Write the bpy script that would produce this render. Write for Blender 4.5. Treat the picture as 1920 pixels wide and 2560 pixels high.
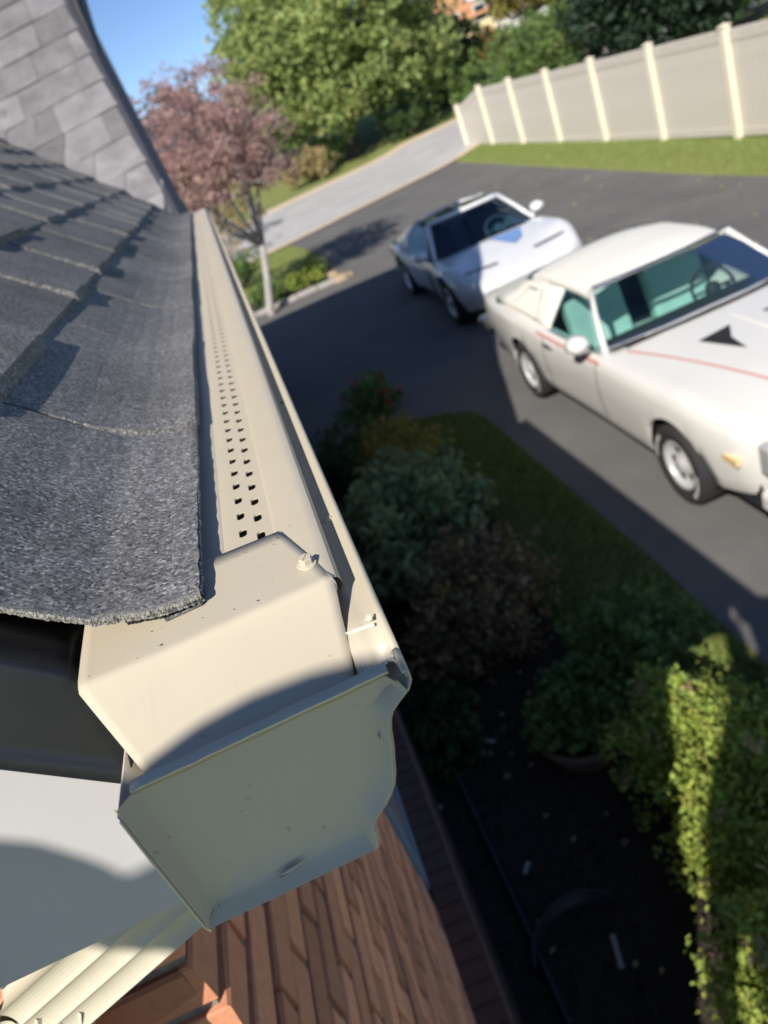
import bpy, bmesh, math, random
from mathutils import Vector, Matrix
random.seed(7)
PI = math.pi
sc = bpy.context.scene
for o in list(bpy.data.objects): bpy.data.objects.remove(o)
COL = sc.collection

# ------------------------------------------------------------------ camera
CAM = (0.0064917, -0.2536439, 0.1973894)
PITCH, YAW, ROLL, FPX = 0.4713882, 0.0461875, 0.4091512, 1945.93
cy_, sy_, cp_, sp_ = math.cos(YAW), math.sin(YAW), math.cos(PITCH), math.sin(PITCH)
FW = Vector((sy_*cp_, cy_*cp_, -sp_)); RT0 = Vector((cy_, -sy_, 0)); UP0 = RT0.cross(FW)
RT = math.cos(ROLL)*RT0 - math.sin(ROLL)*UP0; UP = math.sin(ROLL)*RT0 + math.cos(ROLL)*UP0
cam = bpy.data.cameras.new('camera'); camo = bpy.data.objects.new('camera', cam); COL.objects.link(camo)
camo.matrix_world = Matrix(((RT.x, UP.x, -FW.x, CAM[0]), (RT.y, UP.y, -FW.y, CAM[1]), (RT.z, UP.z, -FW.z, CAM[2]), (0, 0, 0, 1)))
cam.sensor_fit = 'VERTICAL'; cam.sensor_height = 36; cam.sensor_width = 27; cam.lens = FPX/2560*36
cam.clip_start = .02; cam.clip_end = 2000
cam.dof.use_dof = True; cam.dof.focus_distance = .40; cam.dof.aperture_fstop = 9.5; cam.dof.aperture_blades = 0
sc.camera = camo
C0 = Vector(CAM)
def ray(u, v): return FW + RT*((u-960)/FPX) - UP*((v-1280)/FPX)
def hx(u, v, x): d = ray(u, v); return C0 + d*((x-C0.x)/d.x)
def hy(u, v, y): d = ray(u, v); return C0 + d*((y-C0.y)/d.y)
def hz(u, v, z): d = ray(u, v); return C0 + d*((z-C0.z)/d.z)
DS = 1/.8641
def D(u, v): return (u*DS, v*DS)

# ------------------------------------------------------------------ light
SUN = Vector((.648, 1.02, -1.0)).normalized()
el = math.asin(-SUN.z); az = math.atan2(-SUN.x, -SUN.y)       # direction towards the sun, clockwise from +Y
w = bpy.data.worlds.new('World'); sc.world = w; w.use_nodes = True
nt = w.node_tree; bg = nt.nodes['Background']
sky = nt.nodes.new('ShaderNodeTexSky'); sky.sky_type = 'NISHITA'; sky.sun_disc = False
sky.sun_elevation = el; sky.sun_rotation = az; sky.altitude = 2500; sky.dust_density = 0.0; sky.ozone_density = 3.4; sky.air_density = .75
nt.links.new(sky.outputs[0], bg.inputs[0]); bg.inputs[1].default_value = .112
sl = bpy.data.lights.new('sun', 'SUN'); sl.energy = 5.0; sl.angle = math.radians(.53); sl.color = (1, .93, .82)
so = bpy.data.objects.new('sun', sl); COL.objects.link(so)
so.rotation_euler = SUN.to_track_quat('-Z', 'Y').to_euler()
sc.view_settings.view_transform = 'Standard'; sc.view_settings.look = 'None'; sc.view_settings.exposure = .36; sc.view_settings.gamma = 1
sc.render.engine = 'CYCLES'
try: sc.cycles.max_bounces = 8; sc.cycles.transparent_max_bounces = 8
except Exception: pass

# ------------------------------------------------------------------ helpers
class MB:
    def __init__(s): s.v = []; s.f = []
    def quad(s, a, b, c, d): n = len(s.v); s.v += [tuple(a), tuple(b), tuple(c), tuple(d)]; s.f.append((n, n+1, n+2, n+3))
    def poly(s, pts): n = len(s.v); s.v += [tuple(p) for p in pts]; s.f.append(tuple(range(n, n+len(pts))))
    def box(s, x0, x1, y0, y1, z0, z1, M=None):
        p = [(x0,y0,z0),(x1,y0,z0),(x1,y1,z0),(x0,y1,z0),(x0,y0,z1),(x1,y0,z1),(x1,y1,z1),(x0,y1,z1)]
        if M: p = [tuple(M @ Vector(q)) for q in p]
        n = len(s.v); s.v += p
        s.f += [tuple(n+i for i in q) for q in ((3,2,1,0),(4,5,6,7),(0,1,5,4),(1,2,6,5),(2,3,7,6),(3,0,4,7))]
    def cbox(s, x0, x1, y0, y1, z0, z1, b):          # box with chamfered vertical and top edges
        n = len(s.v)
        def ring(z, i): return [(x0+i+b,y0+i,z),(x1-i-b,y0+i,z),(x1-i,y0+i+b,z),(x1-i,y1-i-b,z),(x1-i-b,y1-i,z),(x0+i+b,y1-i,z),(x0+i,y1-i-b,z),(x0+i,y0+i+b,z)]
        s.v += ring(z0, 0) + ring(z1-b, 0) + ring(z1, b)
        for r in (0, 8):
            for i in range(8): j = (i+1) % 8; s.f.append((n+r+i, n+r+j, n+r+8+j, n+r+8+i))
        s.f.append(tuple(n+16+i for i in range(8))); s.f.append(tuple(n+7-i for i in range(8)))
    def prism(s, pts, off):                            # closed polygon of 3-D points extruded by off
        n = len(s.v); k = len(pts); off = Vector(off)
        s.v += [tuple(p) for p in pts] + [tuple(Vector(p)+off) for p in pts]
        s.f.append(tuple(n+i for i in range(k))); s.f.append(tuple(n+2*k-1-i for i in range(k)))
        for i in range(k): j = (i+1) % k; s.f.append((n+j, n+i, n+k+i, n+k+j))
    def tube(s, pts, rad, seg=8, cap=True):
        pts = [Vector(p) for p in pts]; n = len(s.v); m = len(pts)
        if not hasattr(rad, '__len__'): rad = [rad]*m
        for i, p in enumerate(pts):
            t = (pts[min(i+1, m-1)]-pts[max(i-1, 0)]).normalized()
            a = t.orthogonal().normalized() if i == 0 else (a - t*a.dot(t)).normalized()
            b = t.cross(a)
            for k in range(seg):
                q = p + (a*math.cos(2*PI*k/seg)+b*math.sin(2*PI*k/seg))*rad[i]; s.v.append(tuple(q))
        for i in range(m-1):
            for k in range(seg):
                l = (k+1) % seg; s.f.append((n+i*seg+k, n+i*seg+l, n+(i+1)*seg+l, n+(i+1)*seg+k))
        if cap:
            s.f.append(tuple(n+seg-1-k for k in range(seg))); s.f.append(tuple(n+(m-1)*seg+k for k in range(seg)))
    def lathe(s, prof, seg=24, M=None, close=False):   # prof: (r, z)
        n = len(s.v); m = len(prof)
        for r, z in prof:
            for k in range(seg):
                p = Vector((r*math.cos(2*PI*k/seg), r*math.sin(2*PI*k/seg), z)); s.v.append(tuple(M @ p if M else p))
        for i in range(m-1):
            for k in range(seg):
                l = (k+1) % seg; s.f.append((n+i*seg+k, n+i*seg+l, n+(i+1)*seg+l, n+(i+1)*seg+k))
        if close:
            s.f.append(tuple(n+seg-1-k for k in range(seg))); s.f.append(tuple(n+(m-1)*seg+k for k in range(seg)))
    def grid(s, rows, loop=False):                     # rows of equal length
        n = len(s.v); m = len(rows[0])
        for r in rows: s.v += [tuple(p) for p in r]
        for i in range(len(rows)-1):
            for k in range(m if loop else m-1):
                l = (k+1) % m; s.f.append((n+i*m+k, n+i*m+l, n+(i+1)*m+l, n+(i+1)*m+k))
    def build(s, name, mat, parent=None, smooth=False, loc=None):
        me = bpy.data.meshes.new(name); me.from_pydata(s.v, [], s.f); me.update()
        if mat: me.materials.append(M[mat] if isinstance(mat, str) else mat)
        if smooth:
            me.polygons.foreach_set('use_smooth', [True]*len(me.polygons))
        o = bpy.data.objects.new(name, me); COL.objects.link(o)
        if parent: o.parent = parent
        if loc: o.location = loc
        return o
def recalc(o):
    bm = bmesh.new(); bm.from_mesh(o.data); bmesh.ops.remove_doubles(bm, verts=bm.verts, dist=1e-5)
    bmesh.ops.recalc_face_normals(bm, faces=bm.faces); bm.to_mesh(o.data); bm.free(); return o
def autosmooth(o, ang=35):
    me = o.data; me.polygons.foreach_set('use_smooth', [True]*len(me.polygons)); 
    bm = bmesh.new(); bm.from_mesh(me)
    for e in bm.edges:
        if len(e.link_faces) == 2 and e.calc_face_angle(0) > math.radians(ang): e.smooth = False
    bm.to_mesh(me); bm.free(); return o
def empty(name, loc=(0,0,0), rz=0):
    o = bpy.data.objects.new(name, None); COL.objects.link(o); o.location = loc; o.rotation_euler.z = rz; o.empty_display_size = .1; return o
def tag(o, label=None, cat=None, group=None, kind=None):
    if label: o['label'] = label
    if cat: o['category'] = cat
    if group: o['group'] = group
    if kind: o['kind'] = kind
    return o
def solidify(o, t, off=-1):
    m = o.modifiers.new('thickness', 'SOLIDIFY'); m.thickness = t; m.offset = off; return o
def bevel(o, wd, seg=2, ang=35):
    m = o.modifiers.new('edge', 'BEVEL'); m.width = wd; m.segments = seg; m.limit_method = 'ANGLE'; m.angle_limit = math.radians(ang); return o

# ------------------------------------------------------------------ materials
M = {}
def mat(name, col, rough=.6, metal=0, var=None, vscale=5, bump=0, bscale=50, island=0, spec=.5, coat=0, trans=0, detail=4, rvar=0):
    m = bpy.data.materials.new(name); m.use_nodes = True; t = m.node_tree; N = t.nodes; L = t.links
    b = N['Principled BSDF']; b.inputs['Roughness'].default_value = rough; b.inputs['Metallic'].default_value = metal
    b.inputs['Specular IOR Level'].default_value = spec; b.inputs['Base Color'].default_value = (*col, 1)
    if coat: b.inputs['Coat Weight'].default_value = coat; b.inputs['Coat Roughness'].default_value = .05
    if trans: b.inputs['Transmission Weight'].default_value = trans
    tc = N.new('ShaderNodeTexCoord'); out = None
    if var:
        ns = N.new('ShaderNodeTexNoise'); ns.inputs['Scale'].default_value = vscale; ns.inputs['Detail'].default_value = detail; ns.inputs['Roughness'].default_value = .65
        L.new(tc.outputs['Object'], ns.inputs['Vector'])
        cr = N.new('ShaderNodeValToRGB'); cr.color_ramp.elements[0].position = .32; cr.color_ramp.elements[1].position = .68
        cr.color_ramp.elements[0].color = (*var, 1); cr.color_ramp.elements[1].color = (*col, 1)
        L.new(ns.outputs['Fac'], cr.inputs[0]); out = cr.outputs[0]
        if rvar:
            mr = N.new('ShaderNodeMapRange'); mr.inputs[3].default_value = rough-rvar; mr.inputs[4].default_value = rough+rvar
            L.new(ns.outputs['Fac'], mr.inputs[0]); L.new(mr.outputs[0], b.inputs['Roughness'])
    if island:
        g = N.new('ShaderNodeNewGeometry'); hs = N.new('ShaderNodeHueSaturation')
        mr = N.new('ShaderNodeMapRange'); mr.inputs[3].default_value = 1-island; mr.inputs[4].default_value = 1+island
        L.new(g.outputs['Random Per Island'], mr.inputs[0]); L.new(mr.outputs[0], hs.inputs['Value'])
        m2 = N.new('ShaderNodeMath'); m2.operation = 'FRACT'; m3 = N.new('ShaderNodeMath'); m3.operation = 'MULTIPLY'; m3.inputs[1].default_value = 17.3
        L.new(g.outputs['Random Per Island'], m3.inputs[0]); L.new(m3.outputs[0], m2.inputs[0])
        mh = N.new('ShaderNodeMapRange'); mh.inputs[3].default_value = .5-island*.09; mh.inputs[4].default_value = .5+island*.05
        L.new(m2.outputs[0], mh.inputs[0]); L.new(mh.outputs[0], hs.inputs['Hue'])
        if out: L.new(out, hs.inputs['Color'])
        else: hs.inputs['Color'].default_value = (*col, 1)
        out = hs.outputs[0]
    if out: L.new(out, b.inputs['Base Color'])
    if bump:
        nb = N.new('ShaderNodeTexNoise'); nb.inputs['Scale'].default_value = bscale; nb.inputs['Detail'].default_value = 3
        L.new(tc.outputs['Object'], nb.inputs['Vector'])
        bp = N.new('ShaderNodeBump'); bp.inputs['Strength'].default_value = bump; bp.inputs['Distance'].default_value = .3/bscale
        L.new(nb.outputs['Fac'], bp.inputs['Height']); L.new(bp.outputs[0], b.inputs['Normal'])
    M[name] = m; return m
def shingle_mat(name, cols, tint=.25):
    m = bpy.data.materials.new(name); m.use_nodes = True; t = m.node_tree; N = t.nodes; L = t.links; b = N['Principled BSDF']
    b.inputs['Roughness'].default_value = .75; b.inputs['Specular IOR Level'].default_value = .35
    tc = N.new('ShaderNodeTexCoord'); geo = N.new('ShaderNodeNewGeometry')
    v = N.new('ShaderNodeTexVoronoi'); v.inputs['Scale'].default_value = 500; L.new(tc.outputs['Object'], v.inputs['Vector'])
    sp = N.new('ShaderNodeSeparateColor'); L.new(v.outputs['Color'], sp.inputs[0])
    cr = N.new('ShaderNodeValToRGB'); e = cr.color_ramp.elements; e[0].position = 0; e[0].color = (*cols[0], 1); e[1].position = 1; e[1].color = (*cols[2], 1)
    n_ = e.new(.55); n_.color = (*cols[1], 1); n2 = e.new(.75); n2.color = (*[c*1.25 for c in cols[1]], 1)
    L.new(sp.outputs[0], cr.inputs[0])
    oi = N.new('ShaderNodeObjectInfo'); hs = N.new('ShaderNodeHueSaturation'); mr = N.new('ShaderNodeMapRange'); mr.inputs[3].default_value = 1-tint; mr.inputs[4].default_value = 1+tint
    L.new(oi.outputs['Random'], mr.inputs[0]); 
    ns = N.new('ShaderNodeTexNoise'); ns.inputs['Scale'].default_value = 9; ns.inputs['Detail'].default_value = 5; L.new(tc.outputs['Object'], ns.inputs['Vector'])
    m2 = N.new('ShaderNodeMapRange'); m2.inputs[1].default_value = .3; m2.inputs[2].default_value = .7; m2.inputs[3].default_value = .8; m2.inputs[4].default_value = 1.2; L.new(ns.outputs['Fac'], m2.inputs[0])
    mm = N.new('ShaderNodeMath'); mm.operation = 'MULTIPLY'; L.new(mr.outputs[0], mm.inputs[0]); L.new(m2.outputs[0], mm.inputs[1])
    L.new(mm.outputs[0], hs.inputs['Value']); L.new(cr.outputs[0], hs.inputs['Color']); L.new(hs.outputs[0], b.inputs['Base Color'])
    v2 = N.new('ShaderNodeTexVoronoi'); v2.inputs['Scale'].default_value = 980; v2.inputs['Randomness'].default_value = 1; L.new(tc.outputs['Object'], v2.inputs['Vector']); s2 = N.new('ShaderNodeSeparateColor'); L.new(v2.outputs['Color'], s2.inputs[0])
    add = N.new('ShaderNodeMath'); add.operation = 'ADD'; L.new(s2.outputs[1], add.inputs[0]); L.new(sp.outputs[1], add.inputs[1])
    mix_ = N.new('ShaderNodeMath'); mix_.operation = 'MULTIPLY_ADD'; mix_.inputs[1].default_value = .32; L.new(s2.outputs[0], mix_.inputs[0]); hf = N.new('ShaderNodeMath'); hf.operation = 'MULTIPLY'; hf.inputs[1].default_value = .68; L.new(sp.outputs[0], hf.inputs[0]); L.new(hf.outputs[0], mix_.inputs[2]); L.new(mix_.outputs[0], cr.inputs[0])
    bp = N.new('ShaderNodeBump'); bp.inputs['Strength'].default_value = .8; bp.inputs['Distance'].default_value = .0007
    L.new(add.outputs[0], bp.inputs['Height']); L.new(bp.outputs[0], b.inputs['Normal'])
    M[name] = m
shingle_mat('shingle_dark', ((.03, .03, .032), (.17, .17, .174), (.54, .535, .53)), .12)
shingle_mat('shingle_grey', ((.13, .127, .134), (.215, .208, .222), (.35, .34, .36)), .3)
mat('shingle_edge', (.38, .37, .34), .95, var=(.08, .08, .08), vscale=520, bump=.7, bscale=900, detail=6)
mat('asphalt_felt', (.035, .035, .038), .8, var=(.06, .06, .06), vscale=80)
def gutter_mat(name, col, rough):
    m = mat(name, col, rough, var=tuple(c*.965 for c in col), vscale=7, bump=.05, bscale=28, spec=.45)
    N = m.node_tree.nodes; L = m.node_tree.links; b = N['Principled BSDF']; tc = [n for n in N if n.type == 'TEX_COORD'][0]
    v = N.new('ShaderNodeTexNoise'); v.inputs['Scale'].default_value = 230; v.inputs['Detail'].default_value = 1.5; L.new(tc.outputs['Object'], v.inputs['Vector'])
    cr = N.new('ShaderNodeValToRGB'); cr.color_ramp.elements[0].position = .735; cr.color_ramp.elements[1].position = .775; L.new(v.outputs['Fac'], cr.inputs[0])
    big = N.new('ShaderNodeTexNoise'); big.inputs['Scale'].default_value = 14; big.inputs['Detail'].default_value = 4; L.new(tc.outputs['Object'], big.inputs['Vector'])
    c2 = N.new('ShaderNodeValToRGB'); c2.color_ramp.elements[0].position = .5; c2.color_ramp.elements[1].position = .75; L.new(big.outputs['Fac'], c2.inputs[0])
    mx = N.new('ShaderNodeMixRGB'); mx.inputs[2].default_value = (.30, .25, .18, 1)
    src = b.inputs['Base Color'].links[0].from_socket
    ml = N.new('ShaderNodeMath'); ml.operation = 'MULTIPLY'; ml.inputs[1].default_value = .55; L.new(cr.outputs[0], ml.inputs[0])
    L.new(ml.outputs[0], mx.inputs[0]); L.new(src, mx.inputs[1])
    m3 = N.new('ShaderNodeMixRGB'); m3.inputs[2].default_value = (.50, .44, .34, 1); ml2 = N.new('ShaderNodeMath'); ml2.operation = 'MULTIPLY'; ml2.inputs[1].default_value = .34
    L.new(c2.outputs[0], ml2.inputs[0]); L.new(ml2.outputs[0], m3.inputs[0]); L.new(mx.outputs[0], m3.inputs[1])
    mp_ = N.new('ShaderNodeMapping'); mp_.inputs['Scale'].default_value = (260, 14, 40); L.new(tc.outputs['Object'], mp_.inputs[0]); mp_.inputs['Rotation'].default_value = (0, 0, .5)
    st = N.new('ShaderNodeTexNoise'); st.inputs['Scale'].default_value = 1; st.inputs['Detail'].default_value = 5; L.new(mp_.outputs[0], st.inputs['Vector'])
    c3 = N.new('ShaderNodeValToRGB'); c3.color_ramp.elements[0].position = .60; c3.color_ramp.elements[1].position = .78; L.new(st.outputs['Fac'], c3.inputs[0])
    m4 = N.new('ShaderNodeMixRGB'); m4.inputs[2].default_value = (.44, .38, .29, 1); ml3 = N.new('ShaderNodeMath'); ml3.operation = 'MULTIPLY'; L.new(c3.outputs[0], ml3.inputs[0]); L.new(c2.outputs[0], ml3.inputs[1])
    ml4 = N.new('ShaderNodeMath'); ml4.operation = 'MULTIPLY'; ml4.inputs[1].default_value = .6; L.new(ml3.outputs[0], ml4.inputs[0]); L.new(ml4.outputs[0], m4.inputs[0]); L.new(m3.outputs[0], m4.inputs[1]); L.new(m4.outputs[0], b.inputs['Base Color'])
gutter_mat('cream_metal', (.53, .475, .37), .42)
gutter_mat('cream_plate', (.58, .515, .375), .45)
mat('bare_aluminium', (.75, .75, .74), .35, metal=.8, bump=.3, bscale=900)
mat('fascia_white', (.48, .465, .475), .5, var=(.44, .43, .445), vscale=9, bump=.04, bscale=30)
mat('black_metal', (.012, .013, .016), .30, var=(.018, .019, .022), vscale=25, spec=.5, rvar=.06)
mat('dark_trim', (.055, .058, .075), .6, var=(.045, .048, .06), vscale=20)
mat('beige_vinyl', (.56, .51, .40), .5, var=(.48, .44, .35), vscale=12)
mat('brick', (.76, .34, .19), .85, var=(.64, .265, .145), vscale=75, bump=.25, bscale=220, detail=3)
_m = M['brick']; _N = _m.node_tree.nodes; _b = _N['Principled BSDF']; _src = _b.inputs['Base Color'].links[0].from_socket
_oi = _N.new('ShaderNodeObjectInfo'); _hs = _N.new('ShaderNodeHueSaturation'); _mr = _N.new('ShaderNodeMapRange'); _mr.inputs[3].default_value = .58; _mr.inputs[4].default_value = 1.25
_m.node_tree.links.new(_oi.outputs['Random'], _mr.inputs[0]); _m.node_tree.links.new(_mr.outputs[0], _hs.inputs['Value']); _m.node_tree.links.new(_src, _hs.inputs['Color']); _m.node_tree.links.new(_hs.outputs[0], _b.inputs['Base Color'])
mat('mortar', (.30, .265, .22), .95, var=(.13, .105, .085), vscale=40, bump=.6, bscale=220)
mat('brick_dark', (.14, .075, .055), .9, var=(.09, .05, .04), vscale=25, bump=.4, bscale=120)
mat('mulch', (.020, .016, .014), .95, var=(.040, .028, .020), vscale=60, bump=1, bscale=90)
mat('lawn', (.16, .21, .05), .9, var=(.21, .21, .07), vscale=1.3, bump=.5, bscale=60, detail=8)
mat('grass_blade', (.165, .23, .05), .6, island=.35)
mat('asphalt', (.14, .136, .132), .85, var=(.10, .098, .10), vscale=.9, bump=.5, bscale=220, detail=9)
mat('road_concrete', (.46, .45, .45), .85, var=(.37, .36, .36), vscale=.9, bump=.3, bscale=90, detail=8)
mat('kerb_concrete', (.62, .49, .33), .85, var=(.52, .42, .30), vscale=3)
mat('path_concrete', (.40, .39, .37), .85, var=(.33, .32, .30), vscale=3)
mat('fence_panel', (.62, .57, .49), .6, var=(.57, .525, .455), vscale=4)
mat('fence_post', (.78, .71, .56), .5, var=(.73, .66, .53), vscale=4)
mat('car_white', (.70, .69, .665), .25, coat=.7, var=(.68, .67, .65), vscale=2)
mat('car_pearl', (.74, .75, .78), .2, coat=.9, var=(.72, .73, .76), vscale=2)
mat('vinyl_roof', (.74, .73, .68), .6, bump=.15, bscale=180)
mat('tyre', (.022, .022, .023), .85, bump=.3, bscale=120)
mat('chrome', (.78, .78, .78), .12, metal=1)
mat('rally_rim', (.66, .66, .67), .3, metal=.45)
mat('black_rubber', (.02, .02, .022), .7)
mat('dark_gap', (.012, .012, .014), .8)
mat('car_red', (.55, .20, .18), .4)
mat('interior_teal', (.34, .52, .50), .7, var=(.29, .46, .44), vscale=5)
mat('interior_dark', (.03, .035, .045), .7)
mat('interior_blue', (.12, .16, .24), .7)
mat('amber', (.78, .58, .30), .3)
mat('white_letter', (.72, .72, .70), .6)
mat('lamp_glass', (.80, .82, .84), .08, metal=.35, coat=1)
mat('hood_shade_blue', (.16, .29, .58), .3)  # colour standing in for blue shade on the sports car's hood
def glass(name, tint, alpha):
    m = bpy.data.materials.new(name); m.use_nodes = True; t = m.node_tree; N = t.nodes; L = t.links; N.remove(N['Principled BSDF'])
    tr = N.new('ShaderNodeBsdfTransparent'); tr.inputs[0].default_value = (*tint, 1); gl = N.new('ShaderNodeBsdfGlossy'); gl.inputs['Roughness'].default_value = .02
    fr = N.new('ShaderNodeFresnel'); fr.inputs[0].default_value = 1.32; ad = N.new('ShaderNodeMath'); ad.operation = 'ADD'; ad.inputs[1].default_value = alpha
    L.new(fr.outputs[0], ad.inputs[0]); mx = N.new('ShaderNodeMixShader'); L.new(ad.outputs[0], mx.inputs[0]); L.new(tr.outputs[0], mx.inputs[1]); L.new(gl.outputs[0], mx.inputs[2])
    L.new(mx.outputs[0], N['Material Output'].inputs[0]); M[name] = m
glass('car_glass', (.72, .86, .84), .0); glass('smoked_glass', (.25, .33, .42), .05); glass('window_glass', (.45, .5, .55), .08)
mat('bark', (.16, .13, .11), .9, var=(.09, .075, .065), vscale=14, bump=.6, bscale=40)
mat('bark_pale', (.42, .40, .38), .9, var=(.28, .26, .25), vscale=10, bump=.5, bscale=40)
def leafm(name, col, isl=.4, tr=.35):
    m = mat(name, col, .55, island=isl, spec=.35)
    N = m.node_tree.nodes; L = m.node_tree.links; b = N['Principled BSDF']; t = N.new('ShaderNodeBsdfTranslucent'); L.new(b.inputs['Base Color'].links[0].from_socket, t.inputs[0])
    mx = N.new('ShaderNodeMixShader'); mx.inputs[0].default_value = tr; L.new(b.outputs[0], mx.inputs[1]); L.new(t.outputs[0], mx.inputs[2]); L.new(mx.outputs[0], N['Material Output'].inputs[0])
leafm('leaf_maple', (.34, .42, .15), .35, .5); leafm('leaf_dark', (.06, .11, .035)); leafm('leaf_conifer', (.02, .045, .022), .3, .15)
leafm('leaf_plum', (.52, .36, .33), .3, .5); leafm('leaf_yellow', (.30, .27, .05)); leafm('leaf_orange', (.28, .15, .05)); leafm('leaf_red', (.40, .05, .04), .3)
leafm('leaf_bed', (.14, .23, .065)); leafm('leaf_hosta', (.25, .31, .14), .3); leafm('leaf_brown', (.25, .19, .09), .5); leafm('leaf_gold', (.33, .29, .06), .4)
leafm('leaf_box', (.30, .39, .08), .4); leafm('leaf_straw', (.42, .34, .17), .3); leafm('leaf_hill', (.10, .14, .04), .4)
mat('terracotta', (.22, .13, .09), .85, var=(.14, .09, .07), vscale=14)
mat('black_plastic', (.025, .027, .032), .5)
mat('white_plastic', (.40, .39, .37), .5, var=(.3, .29, .27), vscale=30)
mat('roof_orange', (.52, .27, .13), .8, var=(.42, .21, .11), vscale=2)
mat('siding_white', (.74, .73, .70), .6, var=(.68, .67, .65), vscale=2)
mat('siding_cream', (.72, .62, .36), .6, var=(.66, .57, .34), vscale=2)
mat('stone_tan', (.42, .33, .22), .9, var=(.30, .23, .16), vscale=9, bump=.5, bscale=30)
mat('skin', (.55, .36, .27), .5); mat('shirt', (.10, .13, .20), .85); mat('trousers', (.06, .07, .09), .85); mat('ladder_alu', (.6, .6, .6), .4, metal=.7)

# ------------------------------------------------------------------ terrain and paving
Z0 = -3.14
def sst(t): t = max(0, min(1, t)); return t*t*(3-2*t)
def gz(x, y):
    z = Z0 + .02*max(0, min(y, 35)-13) + .14*sst((x-7.9)/1.2)
    if y > 38: z += min(9, .075*(y-38))*sst((y-38)/20+.3) + .004*max(0, x)*sst((y-38)/10)
    return z
def gh(u, v, dz=0):                                    # pixel -> point on the terrain
    z = Z0+dz
    for _ in range(50):
        p = hz(u, v, z); z = .5*z+.5*(gz(p.x, p.y)+dz)
    return p
def frange(a, b, n): return [a+(b-a)*i/n for i in range(n+1)]
mb = MB()
xs = [-300, -150, -80, -40, -20, -10] + frange(-6, 14, 40) + [17, 20, 25, 32, 45, 70, 110, 180, 320]
ys = [-120, -60, -30, -12] + frange(-6, 46, 78) + [50, 55, 62, 72, 90, 120, 170, 250, 400, 700]
mb.grid([[(x, y, gz(x, y)) for x in xs] for y in ys]); tag(mb.build('ground', 'lawn', smooth=True), kind='structure')
def sheet(name, m, rows, off, n=14):                   # rows of (y, xl, xr)
    mb = MB(); mb.grid([[(xl+(xr-xl)*k/n, yl+(yr-yl)*k/n, gz(xl+(xr-xl)*k/n, yl+(yr-yl)*k/n)+off) for k in range(n+1)] for (xl, yl), (xr, yr) in rows])
    return tag(mb.build(name, m, smooth=True), kind='structure')
# road runs past the end of the drive at a slant
RD = Vector((7.2, 2.25)).normalized(); RN = Vector((-RD.y, RD.x)); RA = Vector((1.47, 25.1)); RWID = 8.9
def roadpt(s, t): p = RA + RD*s + RN*t; return (p.x, p.y)
def strip(name, m, t0, t1, off, s0=-70, s1=80, n=150, nt_=6):
    mb = MB(); rows = []
    for i in range(n+1):
        s = s0+(s1-s0)*i/n
        rows.append([(*roadpt(s, t0+(t1-t0)*k/nt_), gz(*roadpt(s, t0+(t1-t0)*k/nt_))+off) for k in range(nt_+1)])
    mb.grid(rows); return tag(recalc(mb.build(name, m, smooth=True)), kind='structure')
strip('road', 'road_concrete', .0, RWID, .035)
strip('kerb_near', 'kerb_concrete', -.45, .0, .040, nt_=2)
kb = MB()
for t in (RWID,):
    rows = []
    for i in range(121):
        s = -60+i; p0 = roadpt(s, t); p1 = roadpt(s, t+.5); z = gz(*p0)
        rows.append([(*p0, z), (*p0, z+.12), (*p1, z+.125), (*p1, z-.05)])
    kb.grid(rows)
tag(kb.build('kerb_far', 'kerb_concrete'), kind='structure')
# driveway: straight strip beside the lawn, widening behind the bed towards the house
rows = []
def drv_left(y):
    if y < 7.3: return 1.76 - .03*max(0, 4-y)
    if y < 8.3: t = (y-7.3); return 1.76 - 1.96*(1-math.sqrt(max(0, 1-t*t)))
    if y < 17.2: return -.2
    return 1.6+ .55*sst((y-17.2)/2.5) - .35*sst((y-21)/4)
for y in [-14, -8, -4] + frange(-2, 7.2, 23) + frange(7.25, 8.3, 14) + frange(8.4, 17.19, 20) + frange(17.2, 24, 20):
    rows.append(((drv_left(y), y), (8.1-.004*y, y)))
a = roadpt(-.1, -.45); rows.append(((1.6, 24.9), (8.0, 27.05)))
sheet('driveway', 'asphalt', rows, .008, 20)
# planting bed in front of the wall
rows = [((-.4, y), (1.02+.10*math.sin(y*1.3)-.30*sst((y-6.2)/2), y)) for y in frange(.2, 8.35, 30)]
sheet('mulch_bed', 'mulch', rows, .012, 8)
rows = [((-3.2, y), (1.45+.1*math.sin(y*3), y)) for y in frange(17.35, 18.6, 5)]
sheet('tree_bed', 'mulch', rows, .012, 8)
pm = MB(); pm.box(-2.5, 1.95, 17.10, 17.30, Z0-.2, gz(0, 17.2)-.02); ik = tag(pm.build('island_kerb', 'path_concrete'), kind='structure')   # kerb stones edging the tree island
for i in range(9):
    x = -2.4+i*.48; y = 17.12+.03*math.sin(i*2.1); pm = MB(); pm.cbox(x, x+.465, y, y+.16, gz(x, y)-.05, gz(x, y)+.10, .015); pm.build('kerb_stone', 'path_concrete', ik)

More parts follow.
